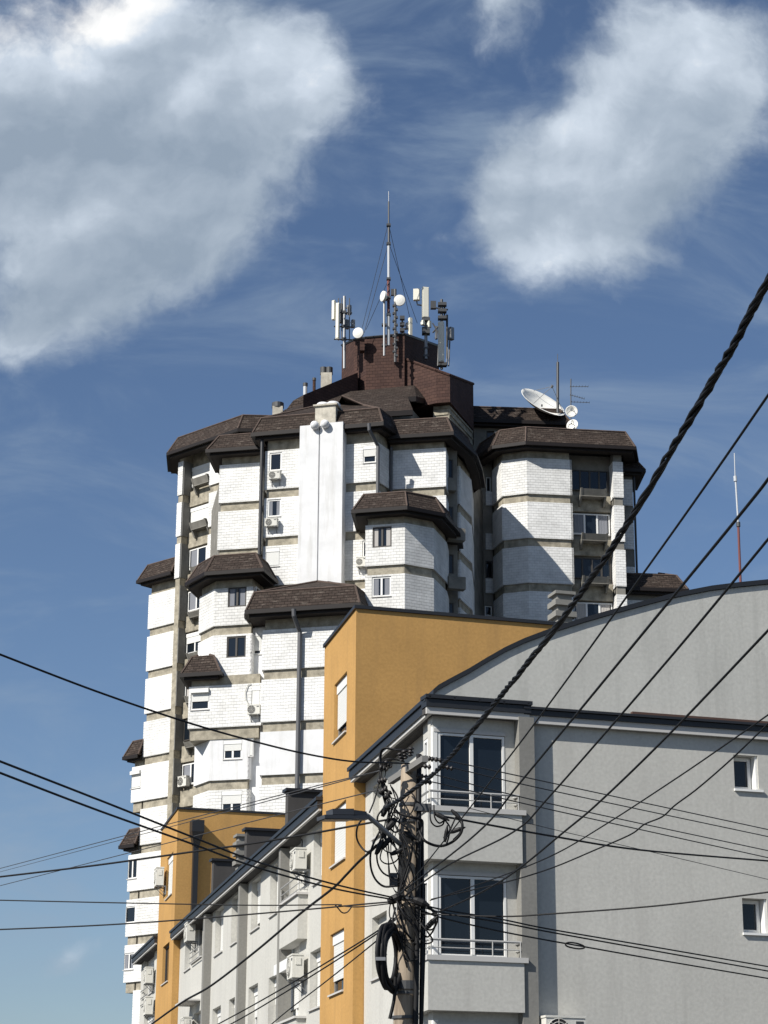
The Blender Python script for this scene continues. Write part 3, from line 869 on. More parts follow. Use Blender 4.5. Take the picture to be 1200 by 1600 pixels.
# ================================================================== GREY AND ORANGE ROW BUILDING
C0 = at_depth(668.5, 1262, 41.0).to_2d()
R = V2(.956, .2933); LN = V2(.2143, -.9768)
FR = Face(C0, u=R)                      # front plane of the corner bay on the right facade
FLn = Face(C0, u=LN)                    # left facade, a < 0 going away
bld = thing('apartment_building', 'low grey rendered apartment row with orange stair blocks and curved gable roof', 'apartment building', (C0.x, C0.y, 0))
MR = FR.off(-.24)                       # main right wall
def Wn(f, px, parent=None, front=0.0, rec=.14, **kw):
    Rr = f.rect(*px) if len(px) == 4 and px[1] > 60 else px
    return Rr
FLb = FLn                               # outer plane of the corner bay on the left side
FLn = FLb.off(-.40)                     # main left wall
zE = 10.865
ER = MR.off(.20)
zER = ER.hit(900, 1109)[1]
zER = (zER + ER.hit(1180, 1130)[1]) / 2
# ---- right facade wall
aP0, aP1 = FR.off(-.04).hit(812.5, 1250)[0], FR.off(-.04).hit(836.5, 1250)[0]
aEnd = 17.2
hs = [MR.rect(1147, 1179, 1184.5, 1232), MR.rect(1160.5, 1403, 1199, 1457)]
hs += [(hs[0][0], hs[0][1], hs[1][2] - 2.84, hs[1][3] - 2.84)]
mb = MB(); MR.wall(mb, aP1 - .2, aEnd, 0, zER - .2, 0, -.4, hs); mb.build('wall', M['grey'], bld)
for Rr in hs:
    a0, a1, z0, z1 = Rr
    o = window(MR, (a0 + .02, a1 - .05, z0, z1), bld, d=-.27, frame='frame', fw=.085, sill=False)
    mb = MB(); MR.box(mb, a0 - .02, a1 + .08, z0 - .05, z0 - .003, -.27, .05); mb.build('sill', M['frame'], o)
    mb = MB(); MR.box(mb, a1 - .045, a1 - .005, z0, z1, -.27, -.03); mb.build('reveal_trim', M['frame'], o)
# pilaster and bay
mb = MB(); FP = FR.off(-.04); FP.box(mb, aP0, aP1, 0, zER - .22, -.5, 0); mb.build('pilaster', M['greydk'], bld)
bay = FR
wz = []
def bayz(x, y): return FR.hit(x, y)[1]
FW = FR.off(-.31)                       # plane of the bay's recessed upper walls and windows
levels = [(1262, 1345), (1494, 1580)]   # sill (top of spandrel) and spandrel bottom at x = 740
FWin = FR.off(-.31)
aB1 = FR.hit(816, 1300)[0]
spz = [(FR.hit(740, a)[1], FR.hit(740, b)[1]) for a, b in levels]
fl = spz[0][0] - spz[1][0]
spz.append((spz[1][0] - fl, spz[1][1] - fl))
for zt_, zb_ in spz:
    mb = MB(); plan = [FR.p(0, 0, -.0).to_2d(), FR.p(aB1, 0).to_2d(), FR.p(aB1, 0, -.9).to_2d(), FLb.p(-1.3, 0, -.6).to_2d(), FLb.p(-1.3, 0, 0).to_2d()]
    mb.prism(plan, zb_, zt_ - .10); mb.build('bay_parapet', M['grey'], bld)
for zt_, zb_ in spz:
    mb = MB(); e = .035
    plan = [FR.p(-e * .9, 0, e).to_2d(), FR.p(aB1 + .08, 0, e).to_2d(), FR.p(aB1 + .08, 0, -.5).to_2d(), FLb.p(-1.3, 0, -.6).to_2d(), FLb.p(-1.3, 0, e).to_2d()]
    mb.prism(plan, zt_ - .098, zt_); mb.build('bay_sill', M['trim'], bld)
# recessed bay wall with the corner windows
zh = [(FWin.hit(740, 1147.5)[1], spz[0][0]), (FWin.hit(740, 1369)[1], spz[1][0])]
zh.append((zh[1][0] - fl, spz[2][0]))
C1 = FR.p(.12, 0, -.31).to_2d()         # inner corner of the recessed wall
FWa = FR.off(-.31); FLw = FLb.off(-.22)
aw0 = FWa.hit(676, 1250)[0]; aw1 = FWa.hit(787, 1210)[0]
for i, (ztop, zbot) in enumerate(zh):
    zup = (zE - .3) if i == 0 else spz[i - 1][1]
    hole = (aw0 + .10, aw1 + .03, zbot, ztop)
    mb = MB(); FWa.wall(mb, aw0, aP0 + .1, zbot - .05, zup, 0, -.3, [hole]); 
    lh = (-1.27, -.54, zbot + .0, ztop)
    FLw.wall(mb, -1.3, -.50, zbot - .05, zup, 0, -.10, [lh])
    mb.build('wall', M['grey'], bld)
    w = window(FWa, hole, bld, d=-.04, panes=2, fw=.048, sill=False)
    mb = MB(); FWa.box(mb, aw0 - .002, aw0 + .095, zbot, ztop + .1, -.1, .02); mb.build('corner_post', M['frame'], w)
    mb = MB(); FWa.box(mb, aw0 + .02, aw1 + .04, ztop - .0, ztop + .07, -.02, .03); mb.build('head_trim', M['trim'], w)
    window(FLw, lh, bld, d=-.05, panes=2, fw=.06, sill=False)
    # railing
    mb = MB()
    d = -.05
    for h, r in ((.30, .026), (.15, .012)):
        mb.tube([FR.p(aB1 - .06, zbot + h, -.38), FR.p(aB1 - .04, zbot + h, d - .02), FR.p(.06, zbot + h, d), FLb.p(-.1, zbot + h, -.04), FLb.p(-1.2, zbot + h, -.04)], r, 6)
    for a in (.08, aB1 * .68, aB1 - .05):
        mb.tube([FR.p(a, zbot, d), FR.p(a, zbot + .30, d)], .014, 6)
    mb.build('railing', M['rail'], bld)
# ---- eaves
def eave(f, a0, a1, ztop, d1, name='eave', gut=.24, tr=.15, gd=.10, slot=False, d0=-.35):
    """gutter and light trim hanging from ztop at offset d1 in front of wall frame f"""
    mb = MB(); f.box(mb, a0, a1, ztop - gut - tr, ztop - gut - .002, d1 - .07, d1)
    o = mb.build(name, M['trim'], bld)
    mb = MB(); f.box(mb, a0, a1, ztop - gut - tr + .015, ztop - gut - .004, d0, d1 - .072); mb.build('soffit', M['dkgrey'], o)  # shade under the eave put into the soffit's dark colour
    mb = MB(); f.box(mb, a0 - .02, a1 + .02, ztop - gut, ztop - gut * .38, d0, d1 + gd * .5)
    f.box(mb, a0 - .04, a1 + .04, ztop - gut * .32, ztop, d0, d1 + gd)
    f.box(mb, a0, a1, ztop - gut * .38 + .002, ztop - gut * .32 - .002, d0, d1 - .05)
    if slot:
        n = 4
        for i in range(n + 1):
            x = a0 + (a1 - a0) * (.02 + .96 * i / n)
            f.box(mb, x - .02, x + .02, ztop - gut * .36, ztop - gut * .34 + .05, d1 + gd * .5 + .002, d1 + gd)
    mb.build('gutter', M['gutter'], o)
    return o
aBE = FR.hit(829, 1108)[0]
zBE = FR.off(-.05).hit(750, 1091)[1]
eave(FR, .0, aBE, zBE, -.06, gut=.24, tr=.14, gd=.08, slot=True)
eave(MR, aBE - .1, aEnd + .3, zER, .14, gut=.16, tr=.16)
aO1 = FLn.hit(570, 1250)[0]; aO0 = FLn.hit(500.5, 1250)[0]     # nearer orange block (near and far edge)
FO = FLn.off(.26)
aO1 = FO.hit(553.5, 1300)[0]; aO0 = FO.hit(503.5, 1300)[0]
aQ1 = FO.hit(272, 1450)[0]; aQ0 = FO.hit(247, 1450)[0]
aEndL = FLn.hit(219, 1560)[0]
eave(FLn, aO1 + .0, -.10, zE - .003, .36, gut=.27, tr=.075, gd=.08, d0=.20)
mb = MB(); FLn.box(mb, aO1, -1.3, zE - .34, zE - .1, -.35, .198); mb.build('soffit', M['dkgrey'], bld)  # dark colour paints the shade beneath the near left eave
eave(FLn, aQ1, aO0, zE, .36, gut=.27, tr=.075, gd=.08)
zE2 = FLn.off(.44).hit(230, 1471)[1]
eave(FLn, aEndL - .4, aQ0, zE2, .36, gut=.27, tr=.075, gd=.08)
# ---- left facade
def leftwall(a0, a1, ztop, wins, f=FLn, m='grey', name='wall'):
    mb = MB(); hs = [f.rect(*w[0]) for w in wins]
    hs = [(max(h[0], a0 + .04), min(h[1], a1 - .04), h[2], h[3]) for h in hs]
    f.wall(mb, a0, a1, 0, ztop, 0, -.42, hs); o = mb.build(name, M[m], bld)
    for w, h in zip(wins, hs):
        kw = dict(d=-.27, front=0, fw=.07); kw.update(w[1]); window(f, h, bld, **kw)
    return hs
cl = W(shutter=.97, box=True, frame='guide')
leftwall(aO1, -1.25, zE - .3, [((582.5, 1230, 600, 1312), cl), ((581, 1435, 604, 1532), cl)])
mb = MB(); FLn.box(mb, -1.3, -.9, 0, zE - .3, -.6, -.02); mb.build('wall', M['grey'], bld)
b0 = FLn.hit(436, 1440)[0]; b1 = FLn.hit(470, 1440)[0]
mid = [((336, 1425, 348.5, 1494), cl), ((361.5, 1405.5, 371, 1477), W(shutter=.86, box=True, frame='guide')), ((392.5, 1380, 406.5, 1456.5), W(shutter=.84, box=True, frame='guide')),
       ((422, 1357, 434, 1433), cl), ((453, 1321, 469.5, 1408), W(panes=2, shutter=.35, box=True)), ((490, 1302, 503.2, 1383), W(shutter=.82, box=True, frame='guide')),
       ((484, 1489, 500.8, 1579), cl), ((437, 1484, 467, 1600), W(panes=2, shutter=.85, box=True)), ((419, 1529, 431.5, 1612), W(shutter=.5, box=True)),
       ((387.5, 1544, 402, 1622), W(shutter=.6, box=True)), ((357, 1563, 366, 1634), W(shutter=.7, box=True, frame='guide')), ((331, 1578, 344, 1648), cl),
       ((289, 1455, 298.5, 1518), W(panes=1, curtain=1)), ((300, 1447, 316, 1505), W(panes=2)), ((302, 1585, 313, 1640), W(shutter=.4, box=True))]
leftwall(aQ1, aO0, zE - .3, mid)
far = [((224.5, 1503, 240, 1560), W(shutter=.3, box=True)), ((224, 1590, 240, 1650), W(shutter=.3, box=True))]
leftwall(aEndL, aQ0, zE2 - .3, far)
# piers
for x0, x1 in ((317.5, 320), (371, 373.5), (433.5, 436.5)):
    a0 = FO.hit(x0, 1450)[0]; a1 = FO.hit(x1, 1450)[0]
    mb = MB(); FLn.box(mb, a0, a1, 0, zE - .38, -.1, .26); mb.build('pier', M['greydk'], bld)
# balcony spandrels of the left bay
FSp = FLn.off(.26)
a0 = FSp.hit(437, 1440)[0]; a1 = FSp.hit(465, 1440)[0]
zt_ = FSp.hit(465, 1398)[1]; zb_ = FSp.hit(465, 1466)[1]
zt2 = FSp.hit(465, 1590)[1]
for zz0, zz1 in ((zb_, zt_), (zt2 - 1.1, zt2)):
    mb = MB(); FLn.box(mb, a0, a1, zz0, zz1, -.1, .26); mb.build('bay_parapet', M['grey'], bld)
    mb = MB(); FLn.box(mb, a0 - .03, a1 + .06, zz1 + .003, zz1 + .06, -.1, .32); mb.build('bay_sill', M['trim'], bld)
mb = MB()
for zz in (zt_, ):
    for h in (.5, .3, .14): mb.tube([FLn.p(a0, zz + h, .24), FLn.p(a1, zz + h, .24), FLn.p(a1, zz + h, 0)], .022 if h == .5 else .014, 6)
    for a in (a0, (a0 + a1) / 2, a1): mb.tube([FLn.p(a, zz, .24), FLn.p(a, zz + .5, .24)], .015, 6)
mb.build('railing', M['rail'], bld)
mb = MB()                                # outer shutter box of the lower bay
Rb = FLn.off(.2).rect(430, 1509, 452, 1512); FLn.box(mb, Rb[0], Rb[1] + .5, Rb[3] - .28, Rb[3], 0, .24); mb.build('shutter_box', M['frame'], bld)
mb = MB(); Rc = FLn.rect(297, 1567, 313, 1573); FLn.box(mb, Rc[0], Rc[1], Rc[2], Rc[2] + .06, 0, .55); mb.build('canopy', M['trim'], bld)
# low railing of the far bay
mb = MB(); a0_, z_ = FLn.hit(301, 1506); a1_, _ = FLn.hit(316, 1497)
for h in (0, .18, .36): mb.tube([FLn.p(a0_, z_ + h, .12), FLn.p(a1_, z_ + h, .12)], .02, 6)
mb.build('railing', M['rail'], bld); mb = MB()
a2_, z2_ = FLn.hit(221, 1572); a3_, _ = FLn.hit(232, 1563)
for h in (0, .3, .6): mb.tube([FLn.p(a2_, z2_ + h, .06), FLn.p(a3_, z2_ + h, .06)], .022, 6)
mb.build('railing', M['rail'], bld)
# ---- orange stair blocks
def orange(a0, a1, px_corner, wins, depth=14.0):
    zt = FO.hit(*px_corner)[1]
    mb = MB(); hs = [FO.rect(*w[0]) for w in wins]
    FO.wall(mb, a0, a1, 0, zt, 0, -.3, hs, rcap=False)
    near = FO.p(a1, 0).to_2d(); farp = FO.p(a0, 0).to_2d()
    # side wall facing the camera, along R, and the rest of the box
    fs = Face(near, u=R); fb = Face(farp + R * depth, u=-R)
    e = .0
    mb.poly(fs.p(0, 0), fs.p(depth, 0), fs.p(depth, zt), fs.p(0, zt))
    mb.poly(fb.p(0, 0), fb.p(depth, 0), fb.p(depth, zt), fb.p(0, zt))
    q = [near, near + R * depth, farp + R * depth, farp]
    mb.poly(*[P3(p, zt) for p in q])
    mb.poly(P3(q[1], 0), P3(q[2], 0), P3(q[2], zt), P3(q[1], zt))
    o = mb.build('stair_block', M['orange'], bld)
    for w, h in zip(wins, hs):
        kw = dict(d=-.16, front=0, fw=.07); kw.update(w[1]); window(FO, h, bld, **kw)
    mb = MB(); e = .05
    n_ = FO.n
    qq = [near + n_ * e - R * 0, near + R * depth, farp + R * depth, farp + n_ * e]
    qq[0] = near + n_ * e + LN * e; qq[1] = near + R * depth + LN * e
    mb.prism([qq[0], qq[1], qq[2], qq[3]][::-1], zt + .003, zt + .085)
    mb.build('coping', M['gutter'], o)
    return o, fs, zt
o1, fs1, zt1 = orange(aO0, aO1, (557.5, 950), [((522, 1071, 541.5, 1161), W(shutter=.78, box=True, frame='guide')), ((517.7, 1268, 540, 1355.5), cl), ((515.5, 1461.5, 537, 1556), W(shutter=.78, box=True, frame='guide'))])
o2, fs2, zt2o = orange(aQ0, aQ1, (279, 1263.5), [((260, 1343, 269.4, 1405), cl), ((253.7, 1481, 263.5, 1539), W(frame='dkframe', shutter=0))])
# downpipe with hopper on the far orange block
a_, zp1 = fs2.hit(305, 1312); _, zp0 = fs2.hit(303, 1420)
mb = MB(); fs2.box(mb, a_ - .1, a_ + .1, zp0 - 1.5, zp1 - .05, .01, .24)
mb.hexa([fs2.p(a_ - .12, zp1 - .25, .3), fs2.p(a_ + .12, zp1 - .25, .3), fs2.p(a_ + .12, zp1 - .25, .01), fs2.p(a_ - .12, zp1 - .25, .01),
         fs2.p(a_ - .24, zp1 + .25, .5), fs2.p(a_ + .24, zp1 + .25, .5), fs2.p(a_ + .24, zp1 + .25, .01), fs2.p(a_ - .24, zp1 + .25, .01)])
fs2.box(mb, a_ - .24, a_ + .24, zp1 + .253, zp1 + .7, .01, .5)
mb.build('downpipe', M['gutter'], o2)
# ---- curved gable and barrel roof
GF = MR.off(.04)
prof = [(676, 1086), (684, 1079), (700, 1070), (732, 1053), (760, 1036), (788, 1020), (818, 1006), (851, 993.5), (864, 989), (910, 974), (962, 959), (1010, 946), (1054, 934.5), (1111, 923.5), (1155, 918), (1200, 913.5)]
pa = [GF.hit(*p) for p in prof]
# continue the curve past the frame: flat top, then falling
ax, zx = pa[-1]
sl_ = (pa[-1][1] - pa[-3][1]) / (pa[-1][0] - pa[-3][0])
mid_ = []
zc_ = zx
peak = ax + 2.2
for i in range(1, 7):
    x = ax + i * 2.2 / 6; zc_ = zx + sl_ * (x - ax) * (1 - (x - ax) / 4.4); mid_.append((x, zc_))
full = pa + mid_ + [(2 * peak - a, z) for a, z in reversed(pa[6:])]
full = full[:-1]
aG1 = full[-1][0]
zg0 = min(zE, zER) - .15
mb = MB()
pts = [(full[0][0], zg0)] + full + [(aG1, zg0)]
n = len(pts)
mb.add([GF.p(a, z, 0) for a, z in pts] + [GF.p(a, z, -.35) for a, z in pts],
       [tuple(range(n - 1, -1, -1)), tuple(range(n, 2 * n))] + [(i, (i + 1) % n, (i + 1) % n + n, i + n) for i in range(n)])
mb.build('gable_wall', M['gable'], bld)
mb = MB(); Lv = Vector((-LN.x, -LN.y, 0))
for (a, z), (b, y) in zip(full, full[1:]):
    p, q = GF.p(a, z + .01, .05), GF.p(b, y + .01, .05)
    far_ = Lv * 34.5
    up = Vector((0, 0, .10))
    mb.hexa([p, q, q + far_, p + far_, p + up, q + up, q + far_ + up, p + far_ + up])
mb.build('barrel_roof', M['gutter'], bld)
mb = MB()                                # reddish flashing at the gable foot
fa0 = GF.hit(985, 1112)[0]; GF.box(mb, fa0, aEnd, zER - .02, zER + .07, -.02, .10); mb.build('foot_flashing', mat('rusty_flashing', (.085, .05, .04), .8), bld)
# solid inner body (hidden behind the skins)
mb = MB()
q = [FR.p(.6, 0, -1.2).to_2d(), FR.p(aEnd - .3, 0, -1.2).to_2d(), FR.p(aEnd - .3, 0, -1.2).to_2d() - LN * 42, FLn.p(aEndL + .3, 0, -.6).to_2d()]
mb.prism(q, 0, zE - .45); mb.build('inner_wall', M['grey'], bld)
# dormers and vents above the left eave
def dormer(xl, yt, xr, d, h, w, name='roof_dormer', m='dkgrey', louvre=0):
    """box on the roof whose face towards the camera (along R) spans pixels xl..xr with its top at yt"""
    p = at_depth(xl, yt, d); q = at_depth(xr, yt, d)
    width = (q.x - p.x) / R.x
    mb = MB(); f = Face(p.to_2d(), u=R)
    f.box(mb, 0, width, p.z - h, p.z, -w, 0)
    o = mb.build(name, M[m], bld)
    mb = MB(); f.box(mb, -.08, width + .08, p.z, p.z + .08, -w - .08, .08)
    for i in range(louvre): f.box(mb, -.09, width + .09, p.z - .30 * (i + 1), p.z - .30 * (i + 1) + .14, -w - .09, .09)
    mb.build('cap', M['gutter'] if not louvre else M['greydk'], o)
    return o
dormer(450.5, 1236, 512, 58.5, 1.6, .3, 'roof_parapet')
dormer(386, 1297, 440, 66.5, 1.4, .3, 'roof_parapet')
dormer(334, 1345, 372, 71.5, 1.4, .3, 'roof_parapet')
dormer(373, 1307, 387, 68.0, 1.6, .35, 'chimney', 'greydk', 3)
dormer(871, 928, 894, 52.5, 2.0, .4, 'chimney', 'greydk', 4)

# ================================================================== AIR CONDITIONERS
def ac_unit(f, a0, a1, z0, z1, d0, d1, label, group='air conditioner units on the facades', fan=.32):
    c = f.p((a0 + a1) / 2, z0, (d0 + d1) / 2)
    t = thing('air_conditioner', label, 'air conditioner', c, group)
    mb = MB(); f.box(mb, a0, a1, z0, z1, d0, d1)
    f.box(mb, a0 - .015, a1 + .015, z1 - .03, z1 + .012, d0 - .01, d1 + .015)
    f.box(mb, a1 - .002, a1 + .02, z0 + (z1 - z0) * .55, z0 + (z1 - z0) * .85, d0 + .08, d1 - .08)
    cas = mb.build('casing', M['ac'], t)
    w, h = a1 - a0, z1 - z0; r = min(h * .42, w * .32); ca = a0 + w * fan; cz = (z0 + z1) / 2
    mb = MB()
    ctr = f.p(ca, cz, d1 + .003)
    mb.lathe(ctr, f.N, [(.0, r), (.004, r), (.004, 0)], 20)
    mb.build('fan_opening', M['dark'], cas)
    mb = MB()
    for k in (1.0, .72, .45):
        n = 20; pts = [f.p(ca + math.cos(2 * math.pi * i / n) * r * k, cz + math.sin(2 * math.pi * i / n) * r * k, d1 + .014) for i in range(n + 1)]
        mb.tube(pts, .007, 5, cap=False)
    for i in range(4):
        an = math.pi * i / 4
        mb.tube([f.p(ca - math.cos(an) * r, cz - math.sin(an) * r, d1 + .016), f.p(ca + math.cos(an) * r, cz + math.sin(an) * r, d1 + .016)], .006, 5)
    mb.build('grille', M['ac'], cas)
    mb = MB(); f.box(mb, a1 - w * .24, a1 - w * .05, z1 - h * .26, z1 - h * .16, d1 + .001, d1 + .006); mb.build('badge', M['dkmetal'], cas)
    for a in (a0 + w * .15, a1 - w * .15):
        mb = MB(); f.box(mb, a - .02, a + .02, z0 - .05, z0 - .002, -.0, d1); f.box(mb, a - .02, a + .02, z0 - .35, z0 - .052, -.0, .04)
        mb.tube([f.p(a, z0 - .34, .03), f.p(a, z0 - .03, d1 - .05)], .012, 5)
        mb.build('bracket', M['metal'], t)
    return t
def ac_front(f, px, label, d0=.08, d1=.38):
    a0, a1, z0, z1 = f.off(d1).rect(*px); return ac_unit(f, a0, a1, z0, z1, d0, d1, label)
ac_front(fr, (419.5, 736.5, 437, 748), 'ivory air conditioner under the topmost window left of the white chimney slab')
ac_front(fr, (413.5, 810.5, 432.5, 822), 'ivory air conditioner under the second window left of the white chimney slab')
ac_front(fr, (556.5, 870.5, 571.5, 885), 'small air conditioner beside the left edge of the low bay with two windows')
ac_front(fP, (386.5, 1101.5, 405.5, 1116), 'air conditioner hung below a closed white shutter with a looping hose')
ac_front(lg, (277.5, 1214, 290.5, 1229.5), 'air conditioner in the tower loggia beside the lower left wall', d0=.2, d1=.5)
mb = MB(); a_, z_ = fP.hit(389, 1101)
mb.tube([fP.p(a_, z_, .12), fP.p(a_ - .18, z_ + .3, .1), fP.p(a_ - .22, z_ + .7, .08), fP.p(a_ - .08, z_ + 1.05, .06), fP.p(a_ + .1, z_ + 1.12, .05)], .025, 6)
mb.build('hose', M['ac'], tower)
def ac_side(f, xr, yt, yb, label, d0=.12, d1=.42, L=.78):
    """unit on the left facade given by the wall-side lower corner of its near end"""
    g = f.off(d0); a1, z1 = g.hit(xr, yt); _, z0 = g.hit(xr, yb)
    return ac_unit(f, a1 - L, a1, z0, z1, d0, d1, label)
ac_side(FLn, 479.5, 1325, 1357, 'beige air conditioner above the railed balcony of the left facade')
ac_side(FLn, 475, 1491, 1527, 'beige air conditioner in front of the lower shuttered bay window')
ac_side(FLn, 305.7, 1441, 1469, 'air conditioner beside the far end window just under the grey eave')
ac_side(FLn, 300, 1589, 1613, 'air conditioner at the bottom edge below the little canopy')
ac_side(FO, 256.5, 1355, 1382, 'air conditioner sticking out left of the far orange stair block')
ac_side(FLn, 239.5, 1511, 1535, 'upper air conditioner on the farthest grey wall section')
ac_side(FLn, 239.5, 1557, 1584, 'lower air conditioner on the farthest grey wall section above the railing')
ac_front(MR, (853.5, 1587, 915, 1634), 'white air conditioner low on the right grey wall at the bottom edge', d0=.1, d1=.42)
for (xr, yt, y1) in ((483, 1312, 1326), ):
    a_, z_ = FLn.hit(xr - 8, yt); a2_, z2_ = FLn.hit(xr - 1, y1 + 20)
    mb = MB(); mb.tube([FLn.p(a_, z_, .06), FLn.p(a_ + .3, z_ - .1, .1), FLn.p(a_ + .5, z_ - .4, .15), FLn.p(a2_, z2_, .2)], .02, 6); mb.build('hose', M['cable'], bld)

# ================================================================== ROOF ANTENNAS
def pole_pts(px0, py0, px1, py1, d): return at_depth(px0, py0, d), at_depth(px1, py1, d)
def straight(x, y0, y1, d, r, m, name, parent, x1=None, seg=8):
    a, b = pole_pts(x, y0, x if x1 is None else x1, y1, d); b.x += 0
    mb = MB(); mb.tube([b, a], r, seg); return mb.build(name, M[m], parent)
def panel(x0, y0, x1, y1, d, parent, yaw=0, thick=.18, m='panel'):
    a = at_depth(x0, y0, d); b = at_depth(x1, y1, d); c = (a + b) / 2
    w, h = abs(b.x - a.x), abs(a.z - b.z)
    cy, sy = math.cos(math.radians(yaw)), math.sin(math.radians(yaw))
    ax = (Vector((cy, sy, 0)), Vector((-sy, cy, 0)), Vector((0, 0, 1)))
    mb = MB(); mb.box(c, w, thick, h, ax); mb.box(c - ax[1] * (thick / 2 + .018), w * .86, .03, h * .96, ax)
    o = mb.build('panel_antenna', M[m], parent)
    mb = MB()
    for s in (-.32, .32): mb.box(c + ax[1] * (thick / 2 + .08) + Vector((0, 0, h * s)), .10, .16, .08, ax)
    mb.build('bracket', M['dkmetal'], o); return o
def dish(x, y, rad_px, d, label, yaw=0, tilt=0, group='microwave dishes on the crown', deep=.25, drum=True, depth_off=-.35):
    c = at_depth(x, y, d + depth_off); r = rad_px / 24.0
    ya, ti = math.radians(yaw), math.radians(tilt)
    n = Vector((math.sin(ya) * math.cos(ti), -math.cos(ya) * math.cos(ti), math.sin(ti)))
    t = thing('dish_antenna', label, 'dish antenna', c, group)
    mb = MB()
    if drum: mb.lathe(c, n, [(-.22, 0), (-.2, r * .5), (-.06, r), (.06, r), (.07, r * .96), (.10, r * .5), (.11, 0)], 24)
    else:
        prof = [(deep * r * (k / 8) ** 2, r * k / 8) for k in range(9)]
        mb.lathe(c - n * deep * r, n, prof + [(deep * r - .012, r * 1.01)] + [(deep * r * (k / 8) ** 2 - .03, r * k / 8) for k in range(8, -1, -1)], 28)
    b = mb.build('reflector', M['dish'], t, smooth=not drum)
    mb = MB(); mb.tube([c - n * .2, c - n * .2 + Vector((0, .35 if drum else .1, -.1))], .05, 6); mb.build('mount', M['dkmetal'], t)
    if not drum:
        mb = MB(); f_ = c + n * r * .75
        u = n.cross(Vector((0, 0, 1))).normalized(); w = u.cross(n)
        for k in range(3):
            an = math.pi / 2 + 2 * math.pi * k / 3
            mb.tube([c + u * math.cos(an) * r * .9 + w * math.sin(an) * r * .9, f_], .018, 5)
        mb.lathe(f_, n, [(-.1, 0), (-.1, .07), (.08, .09), (.08, 0)], 10); mb.build('feed_horn', M['metal'], b)
    return t
DM = 120.3
AG = 'antenna poles on the crown'
t = thing('radio_mast', 'tallest thin guyed mast with silver and red sections on the crown', 'antenna mast', at_depth(607, 552, DM))
straight(607.3, 299, 316, DM, .02, 'metal', 'whip', t); straight(607.3, 315, 352, DM, .05, 'dkmetal', 'mast_section', t)
straight(607.5, 350, 382, DM, .07, 'dkmetal', 'mast_section', t); straight(607.3, 381, 437, DM, .08, 'whitepaint', 'mast_section', t)
straight(607, 436, 493, DM, .09, 'redpaint', 'mast_section', t, 607); straight(607, 492, 540, DM, .10, 'whitepaint', 'mast_section', t)
mb = MB()
for y in (352, 381, 436, 492, 465): mb.box(at_depth(607.2, y, DM), .26, .26, .14)
for i in range(9):
    mb.tube([at_depth(605.4 if i % 2 else 609, 440 + i * 5.5, DM - .1), at_depth(609 if i % 2 else 605.4, 445.5 + i * 5.5, DM - .1)], .02, 4)
build_parts(mb, 'clamp', M['dkmetal'], t)
for (x, y, xe, ye, de) in ((606, 352, 566, 512, 2.5), (606, 384, 569, 520, .5), (606, 440, 572, 515, 3), (609, 358, 641, 500, 5), (609, 384, 652, 505, 8)):
    mb = MB(); mb.tube([at_depth(x, y, DM), at_depth(xe, ye, DM + de)], .016, 4); mb.build('guy_wire', M['wire'], t)
t = thing('antenna_pole', 'slim grey pole fixed to the crown wall just left of the tall mast', 'antenna pole', at_depth(600, 556, DM), AG)
straight(600.3, 468, 556, DM - .2, .07, 'metal', 'pole', t); mb = MB()
for y in (508, 540): mb.box(at_depth(600.3, y, DM - .1), .3, .3, .12)
build_parts(mb, 'clamp', M['dkmetal'], t)
dish(599, 463, 8, DM, 'white dish seen edge-on beside the red mast section', yaw=-62)
t = thing('antenna_pole', 'dark knobbly pole right of the tall mast carrying a round dish', 'antenna pole', at_depth(617, 566, DM), AG)
straight(617.5, 452, 566, DM - .3, .085, 'dkmetal', 'pole', t); mb = MB()
for i in range(14): mb.box(at_depth(617.5 + (1.6 if i % 2 else -1.6), 478 + i * 6, DM - .3), .2, .2, .12)
mb.box(at_depth(614, 457, DM), .25, .2, .4)
build_parts(mb, 'clamp', M['dkmetal'], t)
dish(624.5, 469.5, 8.4, DM, 'round white dish facing the viewer right of the tall mast', yaw=-8, tilt=-8)
t = thing('antenna_pole', 'pole crowded with narrow panel antennas at the left edge of the crown', 'antenna pole', at_depth(538, 576, 121), AG)
straight(538, 463, 576, 121, .09, 'metal', 'pole', t)
panel(519.5, 470, 524, 500, 120.6, t, -30); panel(525.5, 474, 530, 530, 120.4, t, -20); panel(530, 475, 536.5, 505, 121.3, t, 20, m='metal'); panel(543.5, 477, 548, 492, 121.4, t, 50, m='metal')
panel(539.5, 500, 545, 514, 121.2, t, 30, m='metal'); panel(549, 500, 554, 512, 121.4, t, 30, m='metal')
mb = MB()
for y in (488, 510, 530):
    mb.tube([at_depth(522, y, 120.8), at_depth(550, y + 1, 121.2)], .045, 6); mb.box(at_depth(538, y, 121), .25, .25, .16)
for x in (529, 546, 534): mb.tube([at_depth(x, 466, 121), at_depth(x, 532, 121)], .035, 6)
build_parts(mb, 'cross_bar', M['dkmetal'], t)
dish(559.8, 520.5, 8.2, 121, 'round white dish low beside the left panel antenna pole', yaw=-18, tilt=-5)
t = thing('antenna_pole', 'stub with a leaning white panel behind the crown edge', 'antenna pole', at_depth(636, 530, 123.5), AG)
straight(628.5, 494, 530, 123.5, .06, 'dkmetal', 'pole', t); panel(638.5, 497, 643.5, 525, 123.5, t, 30); panel(634, 505, 638, 514, 123.6, t, 20, m='metal')
mb = MB()
for y in (497, 507, 516): mb.box(at_depth(628.5, y, 123.4), .3, .3, .22)
mb.tube([at_depth(627, 514, 123.5), at_depth(642, 514, 123.5)], .05, 6); build_parts(mb, 'clamp', M['dkmetal'], t)
t = thing('antenna_pole', 'pole with a tall cream panel and a square box high above the crown', 'antenna pole', at_depth(665, 560, 122.3), AG)
